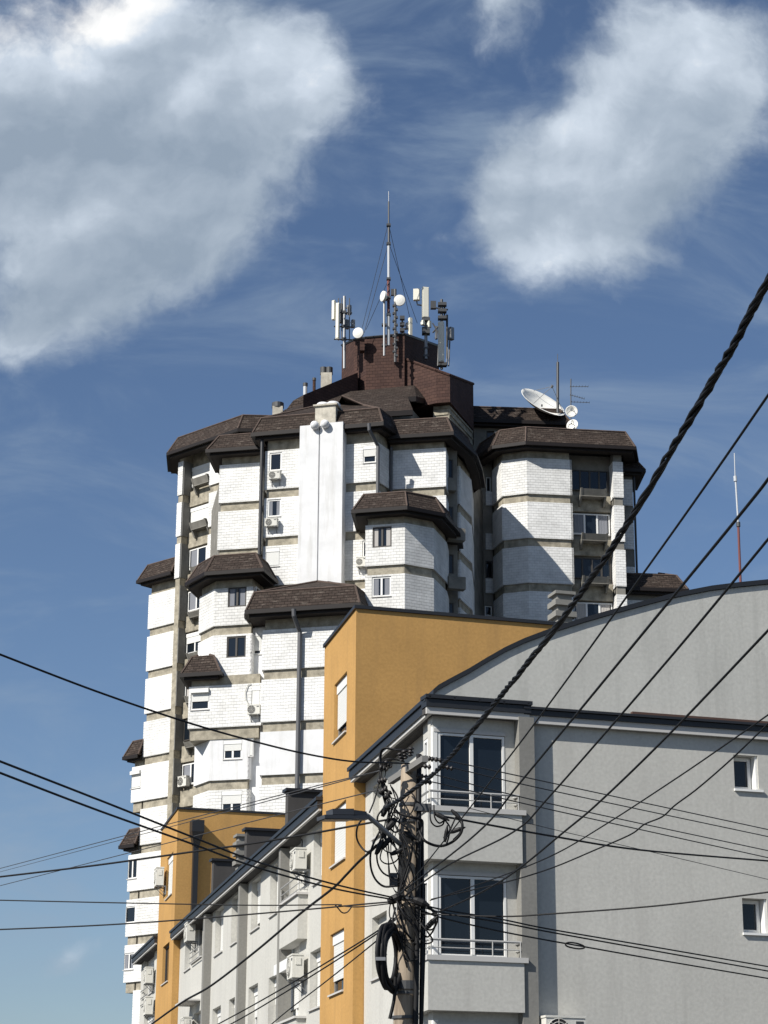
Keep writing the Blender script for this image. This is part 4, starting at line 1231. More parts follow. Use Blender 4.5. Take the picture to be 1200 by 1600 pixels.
straight(665.5, 490, 561, 122.3, .10, 'metal', 'pole', t); panel(659.5, 449.5, 669.5, 497, 122.1, t, 12, .25); panel(646, 452, 656, 469.5, 122.2, t, -8, .22)
panel(658, 501, 663, 508, 121.9, t, -30); panel(668, 502, 673, 512, 122.1, t, 40)
mb = MB()
for y in (500, 515, 520): mb.box(at_depth(665.5, y, 122.2), .5, .45, .2)
mb.tube([at_depth(651, 469, 122.3), at_depth(652, 476, 122.3), at_depth(664, 478, 122.3)], .05, 6)
for y in (545, 557): mb.box(at_depth(665.5, y, 122.4), .3, .4, .12)
build_parts(mb, 'clamp', M['dkmetal'], t)
t = thing('antenna_pole', 'rightmost antenna pole with a long white panel and dark spikes', 'antenna pole', at_depth(692, 577, 123.5), AG)
straight(690, 468, 577, 124, .09, 'dkmetal', 'pole', t); straight(698.5, 492, 560, 124.2, .07, 'dkmetal', 'pole', t); straight(694.5, 472, 500, 124.2, .05, 'dkmetal', 'pole', t)
panel(685, 503.5, 694, 566, 123.0, t, -14, .26); panel(701, 512, 708.5, 531, 124.4, t, 40, .25, 'metal'); panel(680, 510, 683.5, 530, 124.4, t, 15, .15, 'metal')
mb = MB()
for y in (476, 486, 497, 570): mb.box(at_depth(691, y, 124), .55, .4, .2)
mb.box(at_depth(677, 477, 124.2), .35, .3, .5); mb.tube([at_depth(674, 480, 124.1), at_depth(700, 484, 124.1)], .05, 6)
mb.tube([at_depth(676, 520, 124.4), at_depth(690, 505, 124.2)], .05, 6); mb.tube([at_depth(676, 505, 124.4), at_depth(688, 525, 124.2)], .05, 6)
for x in (686, 700, 703): mb.tube([at_depth(x, 528, 124.2), at_depth(x - 2, 572, 124)], .05, 6)
build_parts(mb, 'clamp', M['dkmetal'], t)
# small dark bracket on the crown
mb = MB(); mb.box(at_depth(566, 541, 121.0), .28, .5, .75); mb.build('wall_box', M['brown'], tower)
# right wing: big dish, masts, small dishes
dish(849, 628, 38, 127.5, 'large mesh-ribbed satellite dish on the back roof', yaw=36, tilt=42, group='dishes on the right wing', drum=False, deep=.3, depth_off=0)
t = thing('antenna_pole', 'dark upright pole behind the large satellite dish', 'antenna pole', at_depth(872, 640, 127.5))
straight(871.5, 566, 645, 127.5, .09, 'dkmetal', 'pole', t); straight(871.3, 553, 567, 127.5, .02, 'dkmetal', 'whip', t)
t = thing('television_aerial', 'thin comb-like aerial standing above the two small white dishes', 'aerial', at_depth(892, 670, 126))
straight(892, 592, 672, 126, .035, 'dkmetal', 'pole', t)
for (x0, y0, x1, y1) in ((891, 604, 919, 604), (891, 617, 913, 623), (893, 628, 921, 629)):
    mb = MB(); a = at_depth(x0, y0, 126); b = at_depth(x1, y1, 125.2); mb.tube([a, b], .02, 5)
    for i in range(7):
        q = a + (b - a) * (i / 6); mb.tube([q - Vector((.0, .22, .0)), q + Vector((.0, .22, .02))], .009, 4)
    mb.build('boom', M['dkmetal'], t)
dish(893, 642.5, 9.3, 125.9, 'upper of the two small white dishes below the aerial', yaw=-5, tilt=-2, group='dishes on the right wing', drum=False, deep=.3)
dish(894, 664, 9.3, 125.9, 'lower of the two small white dishes, turned to the left', yaw=-28, tilt=8, group='dishes on the right wing', drum=False, deep=.3)
t = thing('radio_mast', 'slim mast, rusty below and white above, rising behind the curved gable', 'antenna mast', at_depth(1158, 930, 58))
for (x0, y0, x1, y1, r, m_) in ((1158.5, 945, 1153.5, 818, .036, 'redpaint'), (1153.5, 818, 1149.5, 752, .026, 'whitepaint'), (1149.2, 752, 1148.6, 744, .05, 'whitepaint'), (1148.6, 744, 1147.5, 708, .014, 'whitepaint')):
    mb = MB(); mb.tube([at_depth(x0, y0, 58), at_depth(x1, y1, 58)], r, 8); mb.build('mast_section', M[m_], t)
mb = MB(); mb.tube([at_depth(x, y, 58) for x, y in ((1153.4, 816), (1153.7, 823))], .06, 8); mb.build('collar', M['dkmetal'], t)

# ================================================================== UTILITY POLE
PD = 26.0
top, foot = at_depth(641.5, 1196, PD), at_depth(633.0, 1600, PD)
dirp = (foot - top); base = top + dirp * ((0 - top.z) / dirp.z)
pole = thing('utility_pole', 'weathered wooden utility pole tangled in black cables at the street corner', 'utility pole', base)
mb = MB(); mb.tube([base, base + (top - base) * .4, base + (top - base) * .7, top], .165, 20, r1=.118); mb.build('shaft', M['wood'], pole, smooth=True)
def on_pole(y, dx=0.0, dy=0.0):
    """point beside the pole axis at photo height y; dx metres to the right, dy metres nearer"""
    k = (at_depth(640, y, PD).z - base.z) / (top.z - base.z)
    q = base + (top - base) * k
    return q + Vector((dx, -dy, 0))
mb = MB(); mb.tube([on_pole(1180, .10, .06), on_pole(1300, .115, .09), on_pole(1420, .12, .12), on_pole(1640, .125, .14), on_pole(1760, .13, .15)], .034, 8); mb.build('conduit', M['cable'], pole, smooth=True)
mb = MB(); mb.tube([on_pole(1290, .155, .03), on_pole(1420, .18, .05), on_pole(1640, .19, .06), on_pole(1760, .19, .06)], .024, 8); mb.build('conduit', M['cable'], pole, smooth=True)
mb = MB(); mb.tube([on_pole(1380, .20, -.02), on_pole(1480, .215, .03), on_pole(1640, .20, .06)], .016, 6); mb.build('conduit', M['cable'], pole, smooth=True)
def ring(y, r, h, name='strap', m='dkmetal'):
    mb = MB(); c = on_pole(y); mb.lathe(c, (0, 0, 1), [(-h / 2, r), (h / 2, r)], 20); return mb.build(name, M[m], pole)
for y, r in ((1258, .135), (1284, .14), (1405, .148), (1540, .16), (1552, .161), (1590, .163)): ring(y, r, .035 if y != 1540 else .10)
# crossarm, square steel channel running mostly away from the viewer
zc_ = at_depth(625, 1205, PD).z
ca = at_z(601, 1219, zc_); cbm = at_z(651, 1186, zc_)
axis = (cbm - ca).normalized(); nrm = V2(axis.y, -axis.x)
CA = Face(ca, cbm)
mb = MB(); CA.box(mb, -.05, CA.len + .05, zc_ - .038, zc_ + .038, -.13, -.055); mb.build('crossarm', M['guide'], pole)
def insulator(p, d, L=.15, r=.034):
    d = Vector(d).normalized(); mb = MB()
    prof = [(0, .012)]
    for i in range(3): prof += [(L * (i + .15) / 3, r * .45), (L * (i + .45) / 3, r), (L * (i + .6) / 3, r), (L * (i + .9) / 3, r * .45)]
    prof += [(L, .012)]
    mb.lathe(p, d, prof, 10); return mb.build('insulator', M['porcelain'], pole, smooth=True)
def P(x, y, d=PD): return at_depth(x, y, d)
for (x, y, xe, ye) in ((655, 1183, 668, 1185), (672, 1186, 690, 1188), (655, 1196, 668, 1198), (690, 1197, 703, 1200), (650, 1212, 668, 1214), (656, 1221, 676, 1223)):
    insulator(P(x, y, PD - .2), P(xe, ye, PD - .2) - P(x, y, PD - .2), .15)
for (x, y, dx, dy) in ((606, 1203, -1, .3), (604, 1218, -1, -.3), (612, 1199, -.8, .6), (604, 1232, -.7, -.5), (610, 1236, -.5, -.8), (628, 1190, -.3, 1), (640, 1182, .2, 1), (634, 1186, -.2, .9)):
    insulator(P(x, y, PD - .25), Vector((dx, -.3, dy)), .12, .04)
def smooth(pts, n=6):
    out = []; m_ = len(pts)
    for i in range(m_ - 1):
        p0, p1, p2, p3 = pts[max(i - 1, 0)], pts[i], pts[i + 1], pts[min(i + 2, m_ - 1)]
        for k in range(n):
            t_ = k / n
            out.append(.5 * ((2 * p1) + (p2 - p0) * t_ + (2 * p0 - 5 * p1 + 4 * p2 - p3) * t_ * t_ + (3 * p1 - p0 - 3 * p2 + p3) * t_ ** 3))
    out.append(pts[-1]); return out
jumpers = [
 ([(646, 1176), (622, 1172), (600, 1169), (593, 1182), (596, 1215), (598, 1240), (604, 1262)], .012),
 ([(640, 1172), (615, 1171), (598, 1172), (595, 1200), (600, 1240), (607, 1268)], .011),
 ([(632, 1190), (610, 1186), (597, 1192), (592, 1222), (585, 1250), (577, 1270)], .010),
 ([(573, 1273), (560, 1288), (557, 1306), (562, 1320), (574, 1331), (588, 1320)], .012),
 ([(598, 1290), (581, 1325), (579, 1352), (586, 1373), (600, 1385), (618, 1384)], .013),
 ([(600, 1300), (590, 1325), (590, 1348), (600, 1365), (622, 1374)], .011),
 ([(604, 1310), (594, 1340), (606, 1350), (622, 1342), (626, 1320)], .009),
 ([(655, 1298), (664, 1314), (686, 1322), (706, 1316), (720, 1302), (722, 1286), (714, 1278)], .017),
 ([(672, 1262), (673, 1282), (681, 1291), (691, 1289), (694, 1283)], .010),
 ([(678, 1258), (679, 1276), (686, 1286), (694, 1282)], .010),
 ([(695, 1281), (703, 1293), (699, 1304), (693, 1309)], .010),
 ([(712, 1277), (704, 1296), (700, 1312), (696, 1322)], .010),
 ([(716, 1280), (722, 1290), (718, 1302), (708, 1312)], .009),
 ([(604, 1240), (612, 1262), (606, 1285), (616, 1300), (626, 1296)], .012),
 ([(612, 1230), (622, 1250), (612, 1276), (606, 1296), (612, 1318)], .010),
 ([(616, 1268), (640, 1276), (656, 1280), (660, 1290), (654, 1330)], .018),
 ([(612, 1280), (632, 1290), (644, 1312), (640, 1350), (628, 1388)], .013),
 ([(618, 1290), (640, 1330), (630, 1372), (622, 1402)], .012),
 ([(626, 1300), (634, 1340), (646, 1370), (640, 1402)], .012),
 ([(606, 1312), (622, 1330), (634, 1362), (626, 1400)], .010),
 ([(620, 1408), (632, 1430), (648, 1450), (656, 1482)], .013),
 ([(614, 1412), (622, 1440), (638, 1462), (652, 1476)], .012),
 ([(618, 1418), (614, 1442), (626, 1470), (640, 1500)], .012),
 ([(622, 1424), (630, 1452), (628, 1480), (636, 1512)], .010),
 ([(640, 1410), (668, 1416), (684, 1432), (676, 1452), (660, 1448), (664, 1430)], .011),
 ([(650, 1404), (676, 1424), (680, 1446), (668, 1464), (656, 1452)], .012),
 ([(655, 1440), (668, 1456), (676, 1470), (664, 1474), (652, 1462)], .010),
 ([(612, 1434), (600, 1452), (597, 1475), (604, 1492)], .009),
 ([(634, 1232), (648, 1246), (644, 1268), (630, 1280)], .009),
 ([(600, 1262), (590, 1276), (592, 1292), (602, 1300), (612, 1292)], .011),
]
for pts, r in jumpers:
    ph = random.uniform(.16, .30)
    q = smooth([P(x, y, PD - ph - .05 * math.sin(i * 1.7)) for i, (x, y) in enumerate(pts)])
    mb = MB(); mb.tube(q, r, 6); mb.build('jumper_wire', M['cable'], pole, smooth=True)
rw = random.Random(5)
for i in range(22):
    kind = i % 3
    if kind == 0: pts = [(rw.uniform(592, 615), rw.uniform(1190, 1300))]; tgt = (rw.uniform(612, 650), rw.uniform(1230, 1400))
    elif kind == 1: pts = [(rw.uniform(610, 625), rw.uniform(1390, 1420))]; tgt = (rw.uniform(640, 660), rw.uniform(1430, 1500))
    else: pts = [(rw.uniform(598, 612), rw.uniform(1255, 1310))]; tgt = (rw.uniform(615, 640), rw.uniform(1330, 1410))
    a = pts[0]; sag = rw.uniform(-4, 26)
    for k in (.3, .65): pts.append((a[0] + (tgt[0] - a[0]) * k + rw.uniform(-13, 13), a[1] + (tgt[1] - a[1]) * k + sag + rw.uniform(-8, 8)))
    pts.append(tgt); jumpers.append((pts, rw.choice((.0045, .0055, .0065, .008))))
    ph = rw.uniform(.17, .30); q = smooth([P(x, y, PD - ph) for x, y in pts])
    mb = MB(); mb.tube(q, jumpers[-1][1], 5); mb.build('jumper_wire', M['cable'], pole, smooth=True)
for (x, y, s, r) in ((602, 1264, 1.2, .035), (612, 1288, .8, .04), (598, 1300, -1.2, .04), (604, 1316, .9, .035), (593, 1324, 1.1, .034), (690, 1276, -.5, .030), (714, 1274, -.8, .024), (697, 1303, 1.4, .024), (714, 1297, .3, .028), (618, 1404, .4, .055), (658, 1410, -.4, .05), (674, 1442, .8, .035), (622, 1330, .4, .03), (642, 1306, -.5, .035)):
    d_ = Vector((math.cos(s), -.2, math.sin(s))).normalized(); c = P(x, y, PD - .25)
    mb = MB(); mb.lathe(c - d_ * .10, d_, [(0, 0), (.0, r * .6), (.05, r), (.13, r), (.17, r * .6), (.21, r * .3), (.21, 0)], 8); mb.build('cable_clamp', M['cable'], pole)
mb = MB(); mb.box(on_pole(1376, -.18, .05), .10, .10, .16); mb.build('terminal_box', M['dkmetal'], pole)
mb = MB(); mb.box(on_pole(1264, .16, .08), .22, .12, .09); mb.build('terminal_box', M['dkmetal'], pole)
# cable coil hanging on the pole
cc_ = P(609.5, 1496, PD - .32); coil = thing('cable_coil', 'thick black coil of spare cable hanging on the wooden pole', 'cable coil', cc_)
un = Vector((.36, -.93, 0)).normalized(); un2 = Vector((-.93, -.36, 0))
ux = Vector((.34, .94, 0)).normalized()
for k in range(10):
    rr = .345 + .035 * math.sin(k * 2.1); o_ = Vector((.035 * math.cos(k * 1.3), .03 * math.sin(k * 2.3), .03 * math.sin(k)))
    pts = [cc_ + o_ + ux * (math.cos(2 * math.pi * i / 36) * rr * .95) + Vector((0, 0, 1)) * (math.sin(2 * math.pi * i / 36) * (rr + .015 * math.sin(i + k))) for i in range(37)]
    mb = MB(); mb.tube(pts, .027, 6, cap=False); mb.build('loop', M['cable'], coil, smooth=True)
mb = MB(); mb.tube(smooth([P(618, 1526, PD - .3), P(616, 1560, PD - .28), P(609, 1592, PD - .26)]), .024, 6); mb.build('tail', M['cable'], coil)
mb = MB()
for an in (.1, 3.3): 
    c = cc_ + ux * (math.cos(an) * .34) + Vector((0, 0, math.sin(an) * .34)); mb.box(c, .12, .12, .04)
mb.build('tie', M['metal'], coil)
# street lamp on its bracket
la, lb = P(624, 1318, PD - .18), P(577, 1277, PD - .45)
lamp = thing('street_lamp', 'flat dark LED street lamp head on a bent grey arm from the pole', 'street lamp', la)
hd = P(570, 1275, PD - .5); he = P(501, 1274.5, PD - .75)
mb = MB(); mb.tube(smooth([la + Vector((.1, .15, -.05)), la, lb, hd]), .030, 8); mb.build('arm', M['metal'], lamp, smooth=True)
dl = (he - hd).normalized(); side = dl.cross(Vector((0, 0, 1))).normalized(); up = side.cross(dl)
if up.z < 0: up = -up
def lampbox(mb, a0, a1, w0, w1, h0, h1):
    p = []
    for a, w, (u0, u1) in ((a0, w0, h0), (a1, w1, h1)):
        p.append([hd + dl * a + side * (-w / 2) + up * u0, hd + dl * a + side * (w / 2) + up * u0, hd + dl * a + side * (w / 2) + up * u1, hd + dl * a + side * (-w / 2) + up * u1])
    mb.hexa([p[0][0], p[0][1], p[1][1], p[1][0], p[0][3], p[0][2], p[1][2], p[1][3]])
Lh = (he - hd).length
mb = MB(); lampbox(mb, -.03, Lh, .14, .24, (-.045, .0), (-.05, -.005)); lampbox(mb, .0, Lh * .30, .12, .18, (.002, .045), (.002, .06)); lampbox(mb, Lh * .31, Lh * .80, .18, .2, (.002, .075), (.002, .07))
head = mb.build('head', M['lamp'], lamp)
mb = MB(); lampbox(mb, Lh * .35, Lh * .97, .17, .2, (-.058, -.048), (-.058, -.052)); mb.build('lens', M['lampglass'], head)

# ================================================================== OVERHEAD CABLES
def wire(pts, d0, d1, r, label, group='overhead cables', ext=(0, 0), m='cable', twist=None, cat='cable', name='overhead_cable', n=10):
    xs = [Vector((x, y, 0)) for x, y in pts]
    L = [0]
    for a, b in zip(xs, xs[1:]): L.append(L[-1] + (b - a).length)
    inv = lambda s: 1 / d0 + (1 / d1 - 1 / d0) * s / L[-1]
    P_ = [at_depth(p.x, p.y, 1 / inv(s)) for p, s in zip(xs, L)]
    q = smooth(P_, n) if len(P_) > 2 else [P_[0] + (P_[1] - P_[0]) * (i / 8) for i in range(9)]
    if ext[1]:
        e_ = (P_[-1] - P_[-2]).normalized(); q += [q[-1] + e_ * (ext[1] * k / 6) for k in range(1, 7)]
    mb = MB()
    if twist:
        # helically laid conductors
        strands, rad, pitch = twist
        dense = []; 
        for a, b in zip(q, q[1:]):
            k = max(1, int((b - a).length / (pitch / 10)))
            dense += [a + (b - a) * (i / k) for i in range(k)]
        dense.append(q[-1])
        s = 0; pos = [0]
        for a, b in zip(dense, dense[1:]): s += (b - a).length; pos.append(s)
        for st_ in range(strands):
            pts3 = []
            for i, p in enumerate(dense):
                dd = (dense[min(i + 1, len(dense) - 1)] - dense[max(i - 1, 0)]).normalized()
                u = dd.cross(Vector((0, 0, 1))).normalized(); w = dd.cross(u)
                an = 2 * math.pi * (pos[i] / pitch + .22 * math.sin(pos[i] * 1.7) + .1 * math.sin(pos[i] * 4.1 + st_) + st_ / strands)
                kk = 1 + .18 * math.sin(pos[i] * 2.3 + st_ * 2)
                pts3.append(p + u * (math.cos(an) * rad * kk) + w * (math.sin(an) * rad * kk))
            mb.tube(pts3, r, 6)
    else: mb.tube(q, r, 6)
    return tag(mb.build(name, M[m], None, smooth=True), label, cat, group)
# right, rising over the viewer
wire([(600, 1264), (650, 1231), (700, 1186), (790, 1078), (870, 978), (960, 850), (1050, 702), (1130, 567), (1202, 436)], PD - .3, 10.2, 0.0111, 'thickest twisted black cable rising from the pole to the upper right edge', ext=(0, 14), twist=(4, .0155, .80))
wire([(622, 1402), (665, 1350), (820, 1151), (1038, 850), (1204, 612)], PD - .2, 9.0, 0.0070, 'upper thin cable right of the twisted one, crossing the sky beside the tower', ext=(0, 14))
wire([(622, 1398), (744, 1303), (820, 1214), (1119, 850), (1203, 745)], PD - .2, 10.4, 0.0094, 'cable passing over the gable top left of the rusty mast', ext=(0, 14))
wire([(630, 1402), (700, 1352), (802, 1300), (860, 1243), (1045, 1030), (1203, 839)], PD - .2, 11.4, 0.0086, 'cable crossing the middle of the curved gable', ext=(0, 14))
wire([(660, 1427), (687, 1424), (784, 1376), (886, 1296), (940, 1250), (1043, 1150), (1203, 982)], PD - .2, 13.4, 0.0094, 'lowest of the steep cables over the right part of the gable', ext=(0, 14))
wire([(672, 1407), (764, 1376), (860, 1338), (940, 1292), (1060, 1214), (1153, 1150), (1203, 1115)], PD - .2, 16, 0.0066, 'thin straight cable climbing past the upper small window', ext=(0, 20))
wire([(674, 1405), (787, 1379), (860, 1357), (930, 1328), (985, 1304), (1007, 1288), (1035, 1276), (1055, 1258), (1090, 1232), (1143, 1186), (1203, 1128)], PD - .2, 17, 0.0074, 'kinked cable climbing towards the upper small window', ext=(0, 20))
# right, sinking slowly
TG = 'four thin lines from the crossarm to the right'
for i, (x0, y0, x1, y1, x2, y2) in enumerate(((692, 1187, 860, 1223, 1204, 1297), (708, 1200, 860, 1235, 1204, 1308), (694, 1214, 860, 1256, 1204, 1330), (690, 1225, 860, 1265, 1204, 1341))):
    wire([(x0 - 22, y0 - 3), (x0, y0), (x1, y1), (x2, y2)], PD - .2, 32, 0.0082, ['topmost of the four thin lines running right from the crossarm', 'second of the four thin lines running right from the crossarm', 'third of the four thin lines running right from the crossarm', 'lowest of the four thin lines running right from the crossarm'][i], TG, ext=(0, 36), m='wire')
wire([(680, 1272), (700, 1277), (860, 1306), (1000, 1328), (1204, 1345.5)], PD - .2, 32, 0.0139, 'heavier black cable sagging right below the four thin lines', ext=(0, 36))
wire([(730, 1262), (865, 1296), (1030, 1334), (1204, 1375)], 28, 34, 0.0049, 'faint thin line sinking right across the grey wall', ext=(0, 36), m='wire')
wire([(660, 1428), (781, 1432), (860, 1428), (1030, 1415), (1204, 1393.5)], PD - .2, 24, 0.0103, 'cable rising gently right towards the lower small window', ext=(0, 36))
wire([(650, 1410), (690, 1421), (781, 1436), (860, 1452), (1030, 1481), (1204, 1511)], PD - .2, 33, 0.0107, 'upper of the close pair sinking to the lower right', ext=(0, 36))
wire([(650, 1412), (690, 1426), (781, 1441), (860, 1456.5), (1030, 1487), (1204, 1518)], PD - .2, 33, 0.0107, 'lower of the close pair sinking to the lower right', ext=(0, 36))
wire([(655, 1420), (690, 1434), (781, 1455), (860, 1470), (900, 1477), (1030, 1500), (1204, 1529.5)], PD - .2, 33, 0.0107, 'lowest cable to the right with a small splice loop', ext=(0, 36))
q = [P(x, y, 27.6) for x, y in ((884, 1474), (890, 1472.5), (901, 1474), (911, 1477.5), (913, 1481), (904, 1482.5), (890, 1480), (884, 1477), (884, 1474))]
mb = MB(); mb.tube(smooth(q), .011, 6); tag(mb.build('splice_loop', M['cable']), 'small flat splice loop on the lowest cable right of the pole', 'cable loop')
# left
wire([(640, 1193), (610, 1192), (560, 1190.5), (510, 1184), (430, 1167), (300, 1131), (150, 1080), (-4, 1021)], PD - .2, 20, 0.0111, 'black cable rising left from the crossarm across the white tower', ext=(0, 24))
wire([(617, 1403), (520, 1381), (400, 1346), (300, 1307.5), (150, 1248), (-4, 1188)], PD - .2, 17.5, 0.0103, 'upper of the pair rising left past the far orange block', ext=(0, 24))
wire([(617, 1406), (520, 1388), (400, 1355), (300, 1318.5), (150, 1265), (-4, 1206)], PD - .2, 17.5, 0.0103, 'lower of the pair rising left past the far orange block', ext=(0, 24))
wire([(616, 1279), (573, 1286.5), (500, 1300), (400, 1317), (300, 1331), (150, 1352), (-4, 1370.5)], PD - .2, 31, 0.0139, 'cable sinking left from the lamp bracket', ext=(0, 36))
wire([(608, 1412), (560, 1417), (530, 1415), (524, 1413.5), (400, 1414.5), (200, 1411), (-4, 1406.5)], PD - .2, 27, 0.0082, 'level thin cable running left across the orange block', ext=(0, 36))
wire([(612, 1409), (560, 1413.5), (480, 1421), (300, 1436), (150, 1446), (-4, 1452.5)], PD - .2, 29, 0.0103, 'cable sinking slightly left to the lowest open sky', ext=(0, 36))
q = [P(x, y, 26.3) for x, y in ((523, 1413), (529, 1420), (534, 1425.5), (539, 1426.5), (544, 1424), (550, 1416))]
mb = MB(); mb.tube(smooth(q), .009, 6); tag(mb.build('splice_loop', M['cable']), 'hanging drip loop in front of the nearer orange block', 'cable loop')
wire([(597, 1314), (577, 1332), (560, 1347), (540, 1368), (520, 1388), (470, 1427), (400, 1486), (330, 1540), (285, 1566), (232, 1604)], PD - .2, 40, 0.0172, 'thick wavy service cable dropping to the lower left', ext=(0, 14))
wire([(618, 1434), (580, 1461), (490, 1516), (400, 1568), (330, 1606)], PD - .2, 34, 0.0098, 'upper of the pair dropping left below the coil', ext=(0, 14))
wire([(618, 1437), (580, 1465), (490, 1523), (400, 1578), (350, 1606)], PD - .2, 34, 0.0098, 'lower of the pair dropping left below the coil', ext=(0, 14))
wire([(616, 1446), (580, 1477), (510, 1533), (451, 1578), (420, 1604)], PD - .2, 34, 0.0090, 'single thin cable dropping left under the coil', ext=(0, 14))
for i, (a, b, c, lab) in enumerate((((600, 1203), (400, 1252), (-4, 1358), 'upper faint line drawn far left over the orange walls'), ((596, 1233), (420, 1277), (-4, 1385), 'lower faint line drawn far left over the orange walls'), ((604, 1200), (507, 1228), (190, 1312), 'short faint line ending at the white tower'))):
    wire([a, b, c], PD - .1, 48, .0075, lab, 'faint far lines', ext=(0, 40), m='wire')
SUNEL, SUNAZ, SKYS, DUST, EXPO = 40.0, 50.0, .067, .6, .35
SKYTINT = (.97, 1.0, 1.07)
BLOBS = [(40, 120, 520, 420, 0, 1.1), (310, 170, 420, 330, 20, 1.0), (470, 120, 220, 230, 70, .7), (110, 340, 440, 330, 15, .9), (260, 420, 300, 160, 20, .6), (50, 520, 220, 130, 15, .5), (400, 320, 170, 130, 35, .35),
         (970, 235, 490, 310, 48, 1.2), (1100, 140, 250, 260, 30, .7), (850, 340, 280, 260, 30, .65), (800, 260, 160, 190, 20, .3), (1130, 70, 190, 150, 20, .4), (772, 18, 185, 130, 35, 1.0), (112, 1497, 100, 46, 28, .85), (590, 420, 120, 60, 30, .28)]
BRIGHT = [(50, 30, 320, 170, 0, .75), (230, 5, 200, 90, 0, .5), (290, 155, 120, 70, 30, .3), (430, 95, 230, 150, 40, .42), (150, 320, 190, 90, 15, .2), (80, 370, 180, 80, 10, .2), (520, 160, 110, 170, 0, .22),
          (1060, 60, 200, 150, 0, .5), (1150, 110, 120, 120, 0, .25), (920, 200, 240, 150, 25, .38), (890, 410, 190, 100, 20, .5), (800, 430, 120, 80, 20, .25), (60, 550, 160, 70, 20, .25), (790, 20, 150, 100, 20, .2), (125, 1485, 40, 20, 20, .25)]
DARKB = [(200, 420, 380, 130, 15, .5), (90, 230, 380, 150, 10, .42), (1060, 290, 220, 150, 45, .3), (330, 280, 200, 110, 20, .15)]

# ================================================================== CAMERA, SUN, SKY
cam = bpy.data.cameras.new('camera'); cam.sensor_fit = 'VERTICAL'; cam.sensor_height = 36.0; cam.sensor_width = 27.0
cam.lens = F / 1600.0 * 36.0; cam.clip_end = 8000; cam.clip_start = .1
co = bpy.data.objects.new('camera', cam); col.objects.link(co)
from mathutils import Matrix
r_ = Vector((_X.x, _Y.x, _zen.x)); u_ = Vector((_X.y, _Y.y, _zen.y)); b_ = -Vector((_X.z, _Y.z, _zen.z))
co.matrix_world = Matrix(((r_.x, u_.x, b_.x, 0), (r_.y, u_.y, b_.y, 0), (r_.z, u_.z, b_.z, EYE), (0, 0, 0, 1)))
scene.camera = co
SUN_EL = math.radians(SUNEL); SUN_AZ = math.radians(SUNAZ)      # azimuth: degrees left of straight behind the camera
sd = Vector((-math.sin(SUN_AZ) * math.cos(SUN_EL), -math.cos(SUN_AZ) * math.cos(SUN_EL), math.sin(SUN_EL)))
sl = bpy.data.lights.new('sun', 'SUN'); sl.energy = 4.9; sl.angle = math.radians(.5); sl.color = (1.0, .955, .88)
so = bpy.data.objects.new('sun', sl); col.objects.link(so)
so.rotation_euler = (-sd).to_track_quat('-Z', 'Y').to_euler(); so.location = (-30, -30, 60)
w = bpy.data.worlds.new('World'); scene.world = w; w.use_nodes = True
t = NT(w); nt = w.node_tree
for n_ in list(nt.nodes): nt.nodes.remove(n_)
out = t.n('ShaderNodeOutputWorld'); bg = t.n('ShaderNodeBackground'); bg.inputs['Strength'].default_value = SKYS
sky = t.n('ShaderNodeTexSky'); sky.sky_type = 'NISHITA'; sky.sun_disc = False
sky.sun_elevation = SUN_EL; sky.sun_rotation = math.atan2(sd.x, sd.y); sky.altitude = 200; sky.air_density = 1.0; sky.dust_density = DUST; sky.ozone_density = 3.0
tc = t.n('ShaderNodeTexCoord'); gen = tc.outputs['Generated']
# clouds live on a world-fixed plane at infinity: u = x / y, v = z / y of the view direction
sp = t.n('ShaderNodeSeparateXYZ'); t.l(gen, sp.inputs[0])
def mth(op, a, b=None, c=None, clamp=False):
    o = nt.nodes.new('ShaderNodeMath'); o.operation = op; o.use_clamp = clamp
    for i, v in enumerate((a, b, c)):
        if v is None: continue
        if isinstance(v, (int, float)): o.inputs[i].default_value = v
        else: nt.links.new(v, o.inputs[i])
    return o.outputs[0]
ay = mth('MAXIMUM', mth('ABSOLUTE', sp.outputs[1]), .05)
uu = mth('DIVIDE', sp.outputs[0], ay); vv = mth('DIVIDE', sp.outputs[2], ay)
cb = t.n('ShaderNodeCombineXYZ'); t.l(uu, cb.inputs[0]); t.l(vv, cb.inputs[1])
cv = cb.outputs[0]
def uvp(px, py):
    r = ray(px, py); return r.x / r.y, r.z / r.y
def blob(px, py, ra, rb, ang, wgt):
    """elliptical puff of radii ra, rb (photo pixels) turned by ang degrees (counter-clockwise)"""
    u, v = uvp(px, py); k = 1 / 3300 * 1.12
    mp = t.n('ShaderNodeMapping'); mp.vector_type = 'TEXTURE'
    mp.inputs['Location'].default_value = (u, v, 0); mp.inputs['Rotation'].default_value = (0, 0, math.radians(ang)); mp.inputs['Scale'].default_value = (ra * k, rb * k, 1)
    t.l(cvw, mp.inputs['Vector'])
    g = t.n('ShaderNodeTexGradient'); g.gradient_type = 'SPHERICAL'; t.l(mp.outputs[0], g.inputs[0])
    s = nt.nodes.new('ShaderNodeMapRange'); s.interpolation_type = 'SMOOTHSTEP'
    s.inputs['To Max'].default_value = wgt; t.l(g.outputs[1], s.inputs['Value'])
    return s.outputs[0]
